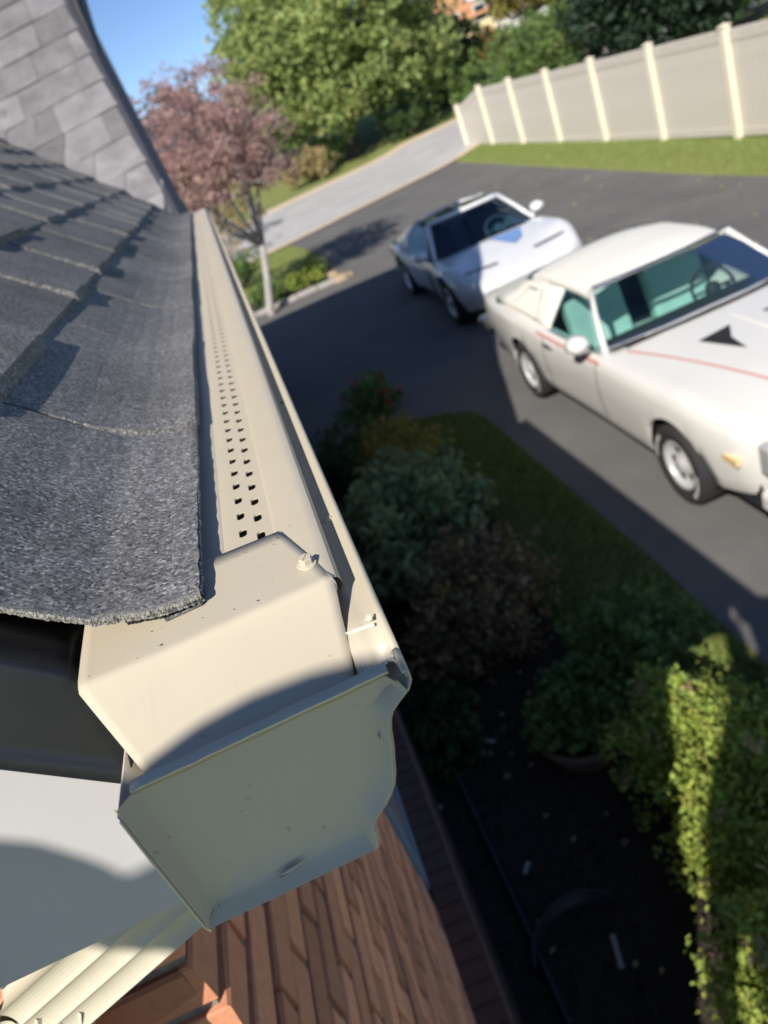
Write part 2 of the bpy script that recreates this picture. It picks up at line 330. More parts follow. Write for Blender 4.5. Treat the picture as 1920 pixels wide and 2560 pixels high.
# ------------------------------------------------------------------ the house
TH = math.radians(42.5); MR = math.tan(TH); CX = .147*math.cos(TH)
YF = 3.6                                               # far end of the gutter, foot of the gable
YN = .1                                                # near rake of the roof
X1 = -.078
def rz(x):                                             # top of the roof deck near the eave, slumping onto the gutter guard
    pts = [(-.078, .0140), (-.10, .0170), (-.13, .0285), (-.16, .0525), (-.19, .0815), (-.22, .1090)]
    if x >= pts[0][0]: return pts[0][1]
    for (xa, za), (xb, zb) in zip(pts, pts[1:]):
        if x >= xb: t = (x-xa)/(xb-xa); return za+(zb-za)*t
    return pts[-1][1] + MR*(pts[-1][0]-x)
ZW = .085
def wz(y): return ZW + MR*(y-YF)                       # gable slope facing the camera
def vy(x): return YF + (rz(x)-ZW)/MR                   # valley
def vx(y):
    z = wz(y); return -.22-(z-.1090)/MR
house = tag(empty('brick_house', (-.287, .238, Z0)), 'orange brick house with grey shingle roof and a steep cross gable behind the gutter', 'house')
def H(o):                                              # parent keeping world coordinates
    o.parent = house; o.matrix_parent_inverse = Matrix.Translation((.287, -.238, -Z0)); return o
def sub(o, p): o.parent = p; return o                  # parts sit at the origin of their own coordinates
# body
mb = MB(); mb.box(-7.3, -.2945, .2455, 12.7, Z0-.1, -.20)
body = H(mb.build('brick_wall', 'mortar')); body['label'] = 'orange brick wall with pale mortar'
mb = MB(); YR = (YF+13.0)/2; ZR = wz(YR)
mb.prism([(-.33, YF+.2, -.3), (-.33, 12.8, -.3), (-.33, YR, ZR-.25)], (-6, 0, 0)); H(recalc(mb.build('gable_wall', 'beige_vinyl')))
mb = MB(); mb.prism([(-.36, .25, -.21), (-7.2, .25, -.21), (-3.8, .25, rz(-3.8)-.12)], (0, 3.6, 0)); H(recalc(mb.build('attic_wall', 'beige_vinyl')))
# roof decks
mb = MB()
us = [-.085, -.10, -.13, -.16, -.19, -.22, -.5, -1, -2, -3.8]
def rk(u, v): # ray on the gable plane
    d = ray(u, v); t = (ZW + MR*(C0.y-YF) - C0.z)/(d.z - MR*d.y); return C0+d*t
mb.grid([[(x, YN+.03, rz(x)-.006), (x, min(vy(x)+.02, YR+2), rz(x)-.006)] for x in us])
mb.quad((-3.8, YN+.03, rz(-3.8)-.006), (-3.8, YR, rz(-3.8)-.006), (-7.6, YR, -.1), (-7.6, YN+.03, -.1))
roof = H(mb.build('main_roof', 'asphalt_felt')); solidify(roof, .012)
# rake of the gable: left and right borders of its dark trim read off the picture
Lb, Lt = rk(428, 520), rk(160, 0); Rb = rk(452, 480)
def rake_x(y):                                         # above the frame an invented outward flare carries the shadow onto the sports car
    if y < Lt.y+.2: return Lb.x + (Lt.x-Lb.x)*(y-Lb.y)/(Lt.y-Lb.y)
    x0 = Lb.x + (Lt.x-Lb.x)*(Lt.y+.2-Lb.y)/(Lt.y-Lb.y); return x0 + (.22-x0)*min(1, (y-Lt.y-.2)/1.1)
mb = MB()
yt = [YF-.05, YF+.5, YF+1.5, YF+3, YR]
mb.grid([[(vx(max(y, YF))-.05 if y < YR-.01 else -5.0, y, wz(y)-.006), (rake_x(y)+.005, y, wz(y)-.006)] for y in yt])
FR_ = [(rake_x(YR), YR), (-.38, YR+1.6), (-.55, 13.0)]          # the far rake draws back from the added flare
mb.grid([[(-6, y, ZR-MR*(y-YR)-.006), (x, y, ZR-MR*(y-YR)-.006)] for x, y in FR_])
groof = H(mb.build('gable_roof', 'asphalt_felt')); solidify(groof, .012)
# shingles ------------------------------------------------------------
def rag(i, a): return a*math.sin(i*12.9898+math.sin(i*4.1)*43.7)
def piece(prof, y0, y1, t, m, parent, seg=2, jit=0):
    """prof: list of (x, z) from the butt up the slope; top surface + butt + ends"""
    mb = MB(); n = len(prof)
    yy = frange(y0, y1, seg)
    top = []
    for k, y in enumerate(yy):
        top.append([(x + (rag(k*7.3+y*31, jit) if i == 0 else 0), y, z + t*(1-.75*i/(n-1))) for i, (x, z) in enumerate(prof)])
    mb.grid(top)
    mb.grid([[(r[0][0], r[0][1], prof[0][1]-.001), r[0]] for r in top])
    mb.grid([[(p[0], p[1], z-.001) for p, (x, z) in zip(top[0], prof)], top[0]])
    mb.grid([top[-1], [(p[0], p[1], z-.001) for p, (x, z) in zip(top[-1], prof)]])
    return sub(mb.build('shingle', m, parent), parent)
rng = random.Random(3)
# eave course: long tabs, joints read off the photograph
# the nearest shingle is cut along the rake with a torn double edge
def near_shingle():
    NX, NY = 46, 34
    y1 = .381; rows = []; 
    xs_ = [-.078-.165*(i/NX) for i in range(NX+1)]
    def yedge(x): return YN - .004 + .003*math.sin((x+.078)*26) + .0003*math.sin(x*310)+.0002*math.sin(x*740+1)
    t = .0058
    def top(x, y): 
        d = min(1, (x+.243)/.165); return rz(x)+t+.0012*math.sin(y*9+1)*d - .0006*max(0, 1-(y-YN)/.02)
    mb = MB()
    def P(i, j):
        x = xs_[i]; ye = yedge(x); y = ye+(y1-ye)*(j/NY)**1.5
        jx = .0004*math.sin(y*720)+.0004*math.sin(y*271+2) if i == 0 else 0
        return (x+jx, y, top(x, y))
    mb.grid([[P(i, j) for i in range(NX+1)] for j in range(NY+1)])
    o = mb.build('shingle', 'shingle_dark', roof, smooth=True); sub(o, roof); o['label'] = 'sharp charcoal shingle at the roof corner with torn pale edge'
    # double torn edge along the rake and the eave, sub-part strips
    eb = MB(); ej = random.Random(21)
    for lay, (za, zb, yo) in enumerate(((.0002, -.0030, 0), (-.0033, -.0062, .0022))):
        rws = []
        for i in range(0, NX*7+1):
            x = -.078-.165*i/(NX*7); ye = yedge(x)+yo+.0002*math.sin(x*1900+lay); zt = top(x, ye)
            rws.append([(x, ye+.004, zt+za-.0001), (x, ye+.0004+ej.uniform(-.0003, .0003), zt+za+ej.uniform(-.0001, .0002)), (x, ye+ej.uniform(-.0004, .0003), zt+za*.7+zb*.3+ej.uniform(-.0003, .0003)), (x, ye+ej.uniform(-.0004, .0004), zt+za*.3+zb*.7+ej.uniform(-.0003, .0003)), (x, ye+.0005+ej.uniform(-.0004, .0004), zt+zb+ej.uniform(-.0003, .0003)), (x, ye+.02, zt+zb)])
        eb.grid(rws)
    sub(eb.build('torn_edge', 'shingle_edge', roof), roof); eb = MB()
    for lay, (za, zb, xo) in enumerate(((.0002, -.0032, 0), (-.0034, -.0062, -.0025))):
        rws = []
        for j in range(0, 161):
            y = YN-.003+(3.3)*(j/160)**2.2; x = -.078+xo+.0004*math.sin(y*720)+.0004*math.sin(y*271+2)
            z = rz(-.078)+t
            rws.append([(x-.004, y, z+za-.0002), (x+.0004, y, z+za-.0006), (x+.001, y, z+(za+zb)/2), (x, y, z+zb), (x-.02, y, z+zb)])
        eb.grid(rws)
    sub(eb.build('torn_edge', 'shingle_dark', roof, smooth=True), roof)
near_shingle()
prof1 = [(x, rz(x)) for x in (-.078, -.09, -.105, -.12, -.14, -.16, -.18, -.20, -.235)]
joints = [.388, .745, 1.02, 1.32, 1.60, 1.86, 2.12, 2.40, 2.66, 2.93, 3.2, 3.45, 3.62]
for k, (a, b) in enumerate(zip(joints, joints[1:])):
    piece(prof1, a+.003, b-.003, .0056+.0026*((k+1) % 2), 'shingle_dark', roof, 6, .0008)
i = 0; x = -.204
npc = 0
while x > -1.15 and npc < 230:
    yend = vy(x)-.005; y = YN-.004; k = 0
    while y < yend:
        wd = rng.choice((.09, .12, .16, .2, .27)); y2 = min(y+wd, yend)
        if yend-y2 < .04: y2 = yend
        thick = (k % 2 == 0)
        xx = x if thick else x-.004
        pr = [(xx-CX*1.12*j/3, rz(xx-CX*1.12*j/3)) for j in range(4)]
        piece(pr, y, y2-.001, (.0165 if thick else .0085) + rng.uniform(-.0005, .0005), 'shingle_dark', roof, 2, .0012); npc += 1
        y = y2; k += 1
    x -= CX; i += 1
# wraps of the woven valley: main courses turn up onto the gable slope
nw = Vector((0, -math.sin(TH), math.cos(TH)))
def wp(x, s, up=0):                                    # gable plane: x, distance up the slope from YF
    return Vector((x, YF+s*math.cos(TH), ZW+s*math.sin(TH))) + nw*up
def vs(x): return (vy(x)-YF)/math.cos(TH)
ang = math.radians(72.8); dx_, ds_ = math.cos(ang), math.sin(ang)
for i in range(6):
    xa = -.204-i*CX; xb = xa-CX
    if i == 0: xa = -.18
    L_ = (.16, .26, .24, .20, .22, .2)[i]
    mb = MB(); up = .007
    pa, pb = (xa, vs(xa)), (xb, vs(xb))
    q = [wp(pa[0], pa[1]-.02, up), wp(pa[0]+dx_*L_, pa[1]+ds_*L_, up), wp(pb[0]+dx_*L_*.8, pb[1]+ds_*L_*.8, up-.004), wp(pb[0], pb[1], up-.004)]
    mb.prism(q, -nw*.007); sub(recalc(mb.build('shingle', 'shingle_grey', roof)), roof)
# gable courses
npc = 0; s = -.12; j = 0
while npc < 280 and s < 4.2:
    yj = YF+s*math.cos(TH); xr = rake_x(yj); xl = max(vx(max(yj, YF))-.02, xr-1.0) if s > 0 else -.10
    if s <= 0: xl = xr-.02
    x = xr; k = rng.randint(0, 1)
    first = True
    while x > xl+.01:
        wd = rng.choice((.13, .17, .21, .26, .32))*(.6 if first else 1); first = False; x2 = max(x-wd, xl); thick = k % 2 == 0
        t = .0095 if thick else .0055; ss = s if thick else s+.003
        def q(xx, sx, up): return wp(xx, sx+.13*(xx-xr), up)   # courses climb slightly towards the rake
        top = [q(x, ss, t), q(x, ss+.225, .001), q(x2+.0015, ss+.225, .001), q(x2+.0015, ss, t)]
        mb = MB(); mb.poly(top); mb.quad(q(x, ss, -.001), top[0], top[3], q(x2+.0015, ss, -.001)); mb.quad(q(x, ss, -.001), q(x, ss+.225, -.001), top[1], top[0]); mb.quad(top[3], top[2], q(x2+.0015, ss+.225, -.001), q(x2+.0015, ss, -.001))
        sub(mb.build('shingle', 'shingle_grey', groof), groof); npc += 1
        x = x2; k += 1
    s += .20; j += 1
# dark rake trim along the gable, following the added flare
mb = MB(); wd = (Rb.x-Lb.x)
rws = []
for y in frange(Lb.y-.12, YR, 12):
    xr = rake_x(y)-.004; wv = wd*(.95+.05*(y-Lb.y)); z = wz(y)
    rws.append([(xr-.02, y, z-.01), (xr, y, z+.012), (xr+wv*.35, y, z+.008), (xr+wv, y, z-.075), (xr+wv, y, z-.20), (xr-.02, y, z-.20)])
mb.grid(rws, loop=True); mb.poly([rws[0][i] for i in range(5, -1, -1)]); H(recalc(mb.build('rake_trim', 'dark_trim')))
mb = MB(); mb.grid([[(x-.03, y, ZR-MR*(y-YR)-.01), (x+.02, y, ZR-MR*(y-YR)+.01), (x+.07, y, ZR-MR*(y-YR)-.03), (x+.07, y, ZR-MR*(y-YR)-.18), (x-.03, y, ZR-MR*(y-YR)-.18)] for x, y in FR_], loop=True); H(recalc(mb.build('rake_trim', 'dark_trim')))

# end of the eave box: white panel, black drip metal
def zr_(x): return -.014-.90*(x+.207)                  # upper edge of the white panel
mb = MB(); xl = -1.1
pts = [(-.1285, YN, zr_(-.1285)), (xl, YN, zr_(xl)), (xl, YN, zr_(xl)-.32), (-.52, YN, -.168), (-.1285, YN, -.168)]
mb.prism(pts, (0, .02, 0)); fas = H(bevel(recalc(mb.build('fascia_panel', 'fascia_white')), .0015)); fas['label'] = 'white metal panel closing the end of the eave, half in shadow'
mb = MB(); mb.box(-.1285-.03, -.129, YN+.021, YF-.02, -.165, .004); H(mb.build('fascia_board', 'fascia_white'))
mb = MB(); mb.box(-.30, -.135, YN+.022, YF-.02, -.172, -.166); H(mb.build('soffit', 'fascia_white'))
mb = MB(); rows = []
for x in (-.143, -.16, -.2, -.3, -.6, -1.1):
    zc = .035-.97*(x+.177); zb = zr_(x)+.004
    rows.append([(x, YN+.05, zc+.006), (x, YN+.004, zc+.0015), (x, YN-.0075, zc), (x, YN-.009, zc-.004), (x, YN-.009, zb+.012), (x, YN-.012, zb+.004), (x, YN-.0165, zb-.003), (x, YN-.0155, zb-.0045), (x, YN-.006, zb+.002)])
mb.grid(rows); de = H(mb.build('drip_edge', 'black_metal', smooth=True)); de['label'] = 'black metal drip edge under the shingle end'; solidify(de, .0008)

# brick: running bond on the side wall and round the corner
WX, WY = -.287, .238; CH = .0677; ZJ = -.378           # a bed joint read off the corner
BL, BT = .203, .0515
def brick_mesh(l, d, h, k):
    mb = MB(); r = random.Random(k); b = .0025
    j = lambda a: a + r.uniform(-.0018, .0018)
    v = []
    for z, i in ((0, b), (b, 0), (h-b, 0), (h, b)):
        v.append([(j(i), j(i), z), (j(l-i), j(i), z), (j(l-i), j(d-i), z), (j(i), j(d-i), z)])
    mb.grid(v, loop=True); mb.poly(v[0][::-1]); mb.poly(v[3])
    me = bpy.data.meshes.new('brick'); me.from_pydata(mb.v, [], mb.f); me.materials.append(M['brick']); return me
long_m = [brick_mesh(BT+.05, BL-.015, BT, k) for k in range(6)]; half_m = [brick_mesh(BT+.05, .092, BT, 20+k) for k in range(3)]
end_m = [brick_mesh(BL-.011, .06, BT, 40+k) for k in range(5)]
YJ = 1.62; ZSILL = -2.2
def put(me, x, y, z):
    o = bpy.data.objects.new('brick', me); COL.objects.link(o); o.parent = body; o.location = (x, y, z); return o
rb = random.Random(5)
nc = 0
for c in range(-3, 29):
    zb = ZJ + .008 - (c+1)*CH
    if zb < ZSILL-.05: break
    odd = c % 2; y = WY + (.0 if not odd else .103)
    if odd:                                            # header end on the side wall
        put(rb.choice(half_m), WX-BT-.05+rb.uniform(0, .003), WY, zb)
    while y+.19 < YJ+.12:
        if y+BL < YJ: put(rb.choice(long_m), WX-BT-.05+rb.uniform(-.002, .003), y, zb); nc += 1
        elif y+.10 < YJ: put(rb.choice(half_m), WX-BT-.05, y, zb)
        y += BL
    if zb > -1.0:                                      # return along the end wall
        x = WX-.108 if not odd else WX-.108
        x -= (0 if odd else .0)
        for q in range(4):
            x0 = x-(BL*q)-(BL if odd else BL*.5 if q == 0 else BL*.5)
            put(rb.choice(end_m), x0+.005, WY+rb.uniform(-.003, .002), zb)
# window beyond the brick and the brick ledge below it
mb = MB(); mb.box(-.36, -.30, YJ, 3.2, ZSILL, -.5); wbk = H(mb.build('window', 'dark_gap'))
mb = MB(); mb.box(-.315, -.285, YJ+.005, YJ+.07, ZSILL+.01, -.5); mb.box(-.315, -.285, 3.1, 3.16, ZSILL+.01, -.5); mb.box(-.315, -.285, YJ+.07, 3.1, ZSILL+.01, ZSILL+.08)
mat('blue_frame', (.22, .27, .34), .5); o = mb.build('frame', 'blue_frame', wbk)
mb = MB(); mb.box(-.31, -.30, YJ+.07, 3.1, ZSILL+.08, -.5); mb.build('pane', 'window_glass', wbk)
mb = MB(); mb.box(-.30, -.215, .0, 8.5, ZSILL-.95, ZSILL-.075); led = H(mb.build('brick_ledge', 'brick_dark'))
lm = MB(); lm.cbox(0, .105, 0, .069, 0, .075, .003)
le = lm.build('ledge_brick', 'brick_dark', led); led_me = le.data; le.location = (-.287, .03, ZSILL-.07)
for k in range(1, 95):
    o = bpy.data.objects.new('ledge_brick', led_me); COL.objects.link(o); o.parent = led; o.location = (-.287+rb.uniform(-.003, .003), .03+k*.072, ZSILL-.07)
lf = brick_mesh(.03, BL-.011, BT, 77)
for k in range(30):
    for r_ in range(2):
        o = bpy.data.objects.new('ledge_face_brick', lf); COL.objects.link(o); o.parent = led; o.location = (-.225, .03+k*BL+(.1 if r_ else 0), ZSILL-.14-r_*CH)

# ------------------------------------------------------------------ gutter
PROF = [(.001, -.001), (.0012, -.004), (-.0015, -.008), (-.007, -.0115), (-.011, -.0145), (-.0132, -.018), (-.015, -.023), (-.017, -.031), (-.019, -.037), (-.0215, -.045), (-.0242, -.051), (-.028, -.056), (-.032, -.060), (-.036, -.063), (-.039, -.066), (-.0408, -.0695), (-.041, -.073), (-.0425, -.079), (-.0445, -.0815), (-.126, -.0815), (-.1268, -.078), (-.1268, -.004)]
gut = tag(empty('gutter', (0, 0, 0)), 'cream metal roof gutter with open end cap beside the charcoal shingles', 'gutter')
mb = MB()
ysg = [-.004, .05, .15, .4, .8, 1.4, 2.2, 3.0, YF+.05]
mb.grid([[(x, y, z) for x, z in PROF] for y in ysg]); tr = mb.build('trough', 'cream_metal', gut, smooth=True); autosmooth(tr, 50); solidify(tr, .0008, 0)
# lip: flange folded back from the rim with a hook below
lp = [(.0010, -.002), (.0012, .0004), (.0003, .0013), (-.0009, .0008), (-.0026, -.0022), (-.010, -.0026), (-.0165, -.0024), (-.0178, -.0042), (-.0165, -.0058), (-.0095, -.0054)]
mb = MB(); mb.grid([[(x, y, z) for x, z in lp] for y in [.012, .05, .15, .4, .8, 1.4, 2.2, 3.0, YF+.05]]); o = mb.build('lip', 'cream_metal', gut, smooth=True); solidify(o, .0008)
mb = MB(); mb.grid([[(x, y, z) for x, z in lp[:4]] for y in (-.0045, 0, .005, .012)]); o = mb.build('lip', 'cream_metal', gut, smooth=True); solidify(o, .0008)
# raw cut edge of the flange
mb = MB(); pts = []
for i in range(len(lp)-4):
    for k in range(8):
        t = k/8; (xa, za), (xb, zb) = lp[i+3], lp[i+4]; pts.append((xa+(xb-xa)*t, .0115+.0006*math.sin(i*9+k*2.3), za+(zb-za)*t+.0004*math.sin(k*3.1+i)))
mb.tube(pts, .0009, 5); mb.tube([(-.0026, .0115, -.0022), (-.0012, .006, -.001), (-.0002, .0005, -.001), (.0006, -.003, -.0015)], .0009, 5); mb.build('cut_edge', 'bare_aluminium', gut)
# torn tab standing on the flange
mb = MB(); mb.poly([(-.0075, .0395, .0018), (-.004, .0375, .0022), (-.0036, .0392, .0044), (-.0055, .0412, .0038)]); mb.poly([(-.0185, .043, -.0015), (-.0165, .0415, -.0008), (-.004, .0375, .0005), (-.004, .0365, -.0008), (-.0165, .0405, -.0018)]); o = mb.build('torn_tab', 'cream_metal', gut); solidify(o, .0005)
# rubber washer / rivet on the flange
mb = MB(); mb.lathe([(0, .0018), (.0022, .0016), (.0032, .0006), (.0034, 0)], 14, Matrix.Translation((-.0065, .158, -.0022))); mb.build('rivet', 'cream_metal', gut, smooth=True)
mb = MB(); mb.lathe([(0, .0012), (.002, .001), (.0026, 0)], 10, Matrix.Translation((-.0065, .41, -.0022))); mb.build('rivet', 'black_metal', gut)
# end cap: recessed plate with a turned rim
def offset_outline(pts, d):
    out = []; n = len(pts)
    for i in range(n):
        p0, p1, p2 = Vector(pts[i-1]), Vector(pts[i]), Vector(pts[(i+1) % n])
        e1 = (p1-p0).normalized(); e2 = (p2-p1).normalized(); n1 = Vector((e1.y, -e1.x)); n2 = Vector((e2.y, -e2.x)); m_ = (n1+n2); 
        m_ = m_.normalized() if m_.length > 1e-6 else n1
        out.append(p1 + m_*d/max(.5, m_.dot(n1)))
    return out
OUT = [(-.004, -.001)] + [(x-.0005, z) for x, z in PROF[2:-2]] + [(-.1262, -.0775), (-.1262, .0005)]
INN = offset_outline(OUT, .0045); MID = offset_outline(OUT, .0012)
if INN[5].x > OUT[5][0]: INN = offset_outline(OUT, -.0045); MID = offset_outline(OUT, -.0012)
INN[0] = Vector((-.0075, -.0015)); INN[-1] = Vector((-.1205, -.001)); MID[0] = Vector((-.0045, -.001)); MID[-1] = Vector((-.1250, .0))
mb = MB(); n = len(OUT)
r0 = [(x, -.0040, z) for x, z in OUT]; r1 = [(p.x, -.0052, p.y) for p in MID]; r2 = [(p.x, .0015, p.y) for p in INN]
IN2 = [(Vector(p)*1.0 + (Vector((-.066, -.042))-Vector(p)).normalized()*.0035) for p in INN]
IN2[0] = Vector((-.012, -.0015)); IN2[-1] = Vector((-.117, -.001))
r3 = [(p.x, .0030, p.y) for p in IN2]
mb.grid([r0, r1, r2, r3])
# plate as a fan of strips from top edge to bottom so that it can bulge slightly
ctr = Vector((-.062, -.03))
r4 = [tuple(Vector((p.x, .0026, p.y)).lerp(Vector((ctr.x, .0016, ctr.y)), .5)) for p in IN2]
cc = len(mb.v); mb.grid([r3, r4]); k0 = len(mb.v)-n; ci = len(mb.v); mb.v.append((ctr.x, .0018, ctr.y))
for i in range(n-1): mb.f.append((k0+i, k0+i+1, ci))
r3b = len(mb.v)-1-2*n
mb.f.append((k0+n-1, k0, ci)); mb.f.append((r3b+n-1, r3b, k0, k0+n-1))
ec = mb.build('end_cap', 'cream_plate', gut); recalc(ec); autosmooth(ec, 40); ec['label'] = 'shaded cream end cap plate with crimped rim'
mb = MB()                                              # top hem of the cap, leaning back into the gutter
rows = []
for i in range(25):
    t = i/24; x = -.1195+.1135*t; wv = .00025*math.sin(i*.9)
    rows.append([(x, .0024, -.0018+wv), (x, .0012, .0006+wv), (x, .0016, .0010+wv), (x, .0066, .0012+wv), (x, .0068, .0006+wv)])
mb.grid(rows); o = mb.build('hem', 'cream_metal', gut); autosmooth(o, 60); solidify(o, .0004)
mb = MB(); rr = random.Random(2)
mb.tube([(-.1195+.1135*i/40, .0009+rr.uniform(-.0001, .0001), .0008+rr.uniform(-.0001, .0002)) for i in range(41)], .00035, 4); mb.build('cut_edge', 'bare_aluminium', gut)
for (x, z, dx, dz, rot) in ((-.0205, -.030, .0011, .0062, .12), (-.083, -.0755, .0080, .0010, .10)):   # crimp slots
    mb = MB(); mb.poly([(x+dx*math.cos(a)*.8-dz*math.sin(a)*.15*rot, -.0001 if dz > dx else .0006, z+dz*math.sin(a)*.8+dx*math.cos(a)*.16) for a in frange(0, 2*PI, 10)[:-1]]); mb.build('crimp_slot', 'dark_gap', gut)
    mb = MB(); mb.tube([(x-dx*1.1, .0, z-dz*.9+.0012), (x, -.0006, z+.0014), (x+dx*1.1, .0, z+dz*.9+.0016)], [.0002, .0009, .0002], 6); mb.build('crimp', 'cream_plate', gut, smooth=True)
mb = MB()                                              # bare folded edge down the back of the cap
mb.tube([(-.1268, -.0050, -.006), (-.1268, -.0052, -.03), (-.1266, -.0050, -.079), (-.1255, -.005, -.0822)], .0005, 5); mb.build('cut_edge', 'bare_aluminium', gut)
# ------------------------------------------------------------------ gutter guard
gg = tag(empty('gutter_guard', (0, 0, .01)), 'cream perforated gutter guard panel running away beside the shingles', 'gutter guard')
def G(o): o.parent = gg; o.matrix_parent_inverse = Matrix.Translation((0, 0, -.01)); return o
gy = [.12, .2, .35, .6, 1.0, 1.5, 2.1, 2.8, YF+.02]
def band(mb, prof): mb.grid([[(x, y, z) for x, z in prof] for y in gy])
mb = MB()
band(mb, [(-.135, .0125), (-.10, .0095), (-.072, .0084), (-.0687, .0082), (-.068, .0078), (-.0665, .0082), (-.0605, .0084)])
gy[0] = .0725
band(mb, [(-.0395, .0086), (-.0372, .0086), (-.0362, .0094), (-.0345, .0097), (-.026, .0105), (-.018, .0112), (-.0145, .0111), (-.012, .0100), (-.0108, .0082), (-.0106, .0060), (-.0112, .0035), (-.0135, .0015), (-.018, .0012)])
gy[0] = .12; PT = .025
def hole_row(mb, x0, x1, ph):
    y = .130+ph; hw, hl = .0025, .0052; xm = (x0+x1)/2; zz = .0085
    mb.quad((x0, .12, zz), (x1, .12, zz), (x1, y-PT/2, zz), (x0, y-PT/2, zz))
    while y+PT/2 < YF:
        c_ = .0014
        hole = [(xm-hw+c_, y-hl), (xm+hw-c_, y-hl), (xm+hw, y-hl+c_), (xm+hw, y+hl-c_), (xm+hw-c_, y+hl), (xm-hw+c_, y+hl), (xm-hw, y+hl-c_), (xm-hw, y-hl+c_)]
        out = [(x0+.002, y-PT/2), (x1-.002, y-PT/2), (x1, y-PT/2+.002), (x1, y+PT/2-.002), (x1-.002, y+PT/2), (x0+.002, y+PT/2), (x0, y+PT/2-.002), (x0, y-PT/2+.002)]
        out = [(x0, y-PT/2), (x1, y-PT/2), (x1, y-PT/2+.004), (x1, y+PT/2-.004), (x1, y+PT/2), (x0, y+PT/2), (x0, y+PT/2-.004), (x0, y-PT/2+.004)]
        n = len(mb.v); mb.v += [(a, b, zz) for a, b in out] + [(a, b, zz) for a, b in hole] + [(a, b, zz-.0012) for a, b in hole]
        for k in range(8): l = (k+1) % 8; mb.f.append((n+k, n+l, n+8+l, n+8+k)); mb.f.append((n+8+k, n+8+l, n+16+l, n+16+k))
        y += PT
hole_row(mb, -.0605, -.050, .0125+.0005); hole_row(mb, -.050, -.0395, 0)
pan = G(mb.build('perforated_panel', 'cream_metal')); recalc(pan); autosmooth(pan, 30)
# end flashing: plate over the guard, bent down into the gutter
FLX = [(-.0335, .1425), (-.067, .1465), (-.100, .150), (-.149, .158), (-.1465, .135), (-.1455, .10), (-.1435, .078)]
mb = MB(); N_ = 24
def rightx(y): 
    pts = [(.0685, -.0135), (.075, -.0150), (.0985, -.0205), (.1425, -.0335)]
    for (ya, xa), (yb, xb) in zip(pts, pts[1:]):
        if y <= yb: return xa+(xb-xa)*(y-ya)/(yb-ya)
    return pts[-1][1]
def leftx(y): return -.1435-.004*min(1, (y-.07)/.06)
rows = []
for y in (.1428, .130, .115, .0985, .088, .080, .0755): 
    ro = []
    for k in range(N_+1):
        t = k/N_; x = rightx(y)+(leftx(y)-rightx(y))*t; bulge = .0012*math.sin(PI*t)*((.1428-y)/.07)
        ro.append((x, y+.010*t*max(0, (y-.1)/.0428), .0118+bulge*.4+.0012*t+max(0, -x-.1)*.05))
    rows.append(ro)
for (yy, zz) in ((.0728, .0117), (.0710, .0112), (.0692, .0102), (.0680, .0095), (.062, .0066), (.052, .0022), (.040, -.0028), (.028, -.0080), (.018, -.0122), (.0115, -.0150)):
    ro = []; f = max(0, (.068-yy)/.05)
    for k in range(N_+1):
        t = k/N_; xr = -.0135-.0075*f+.0004*math.sin(yy*700); xl_ = -.1435+.0255*f
        x = xr+(xl_-xr)*t; ro.append((x, yy-.0012*math.sin(PI*t)*min(1, f*3), zz+.0012*t*(1-f)+.0005*math.sin(PI*t)+max(0, -x-.1)*.05*(1-f)+.006*f*f*.6))
    rows.append(ro)
mb.grid(rows); fl = G(mb.build('end_flashing', 'cream_metal', smooth=True)); solidify(fl, .0007); fl['label'] = 'cream bent flashing plate closing the guard end'
mb = MB(); mb.tube([(-.0158, .078, .0121), (-.0147, .0745, .0119), (-.0139, .0712, .0112), (-.0134, .069, .009), (-.0139, .0660, .0072)], [.0001, .0003, .0005, .0005, .0002], 6)
G(mb.build('torn_edge', 'bare_aluminium', smooth=True))
# hex washer screw
SX, SY, SZ = -.0235, .0915, .0128
tl = Matrix.Translation((SX, SY, SZ)) @ Matrix.Rotation(.12, 4, 'X') @ Matrix.Rotation(.15, 4, 'Y')
scr = G(MB().build('screw', 'cream_metal')); bpy.data.objects.remove(scr)
mb = MB(); mb.lathe([(.0006, .0011), (.0042, .0011), (.0050, .0008), (.0053, .0002), (.0050, -.0006)], 28, tl); scr = G(recalc(mb.build('screw', 'cream_metal'))); autosmooth(scr, 40)
mb = MB(); hexp = []
for (r, z) in ((.0037, .0010), (.0036, .0040), (.0032, .0045)):
    hexp.append([tuple(tl @ Vector((r*math.cos(k*PI/3+.3), r*math.sin(k*PI/3+.3), z))) for k in range(6)])
mb.grid(hexp, loop=True); mb.poly(hexp[-1]); sub(recalc(mb.build('hex_head', 'cream_metal', scr)), scr)
mb = MB(); mb.box(-.0032, .0032, -.00022, .00022, .0043, .00456, tl @ Matrix.Rotation(1.1, 4, 'Z')); sub(mb.build('slot', 'terracotta', scr), scr)
# specks of grit and a cut of metal lying on plate and panel
mb = MB(); rg = random.Random(8)
for k in range(46):
    y = .075+.5*rg.random()**2.2; x = rg.uniform(-.13, -.016); 
    if x < -.074 and y > .095: continue
    if y > .145 and -.062 < x < -.038: continue
    z = .0122+.0012*max(0, min(1, (-x-.02)/.12)) if y < .143 else (.0085 if x < -.037 else .0108)
    r = rg.uniform(.0002, .0006); a = rg.uniform(0, 6); mb.poly([(x+r*math.cos(a+q*1.2)*(1+.5*(q % 2)), y+r*math.sin(a+q*1.2)*1.3, z+.0006) for q in range(5)])
tag(mb.build('grit', 'dark_trim'), 'dark specks of grit scattered over the cream gutter guard', 'grit', kind='stuff')
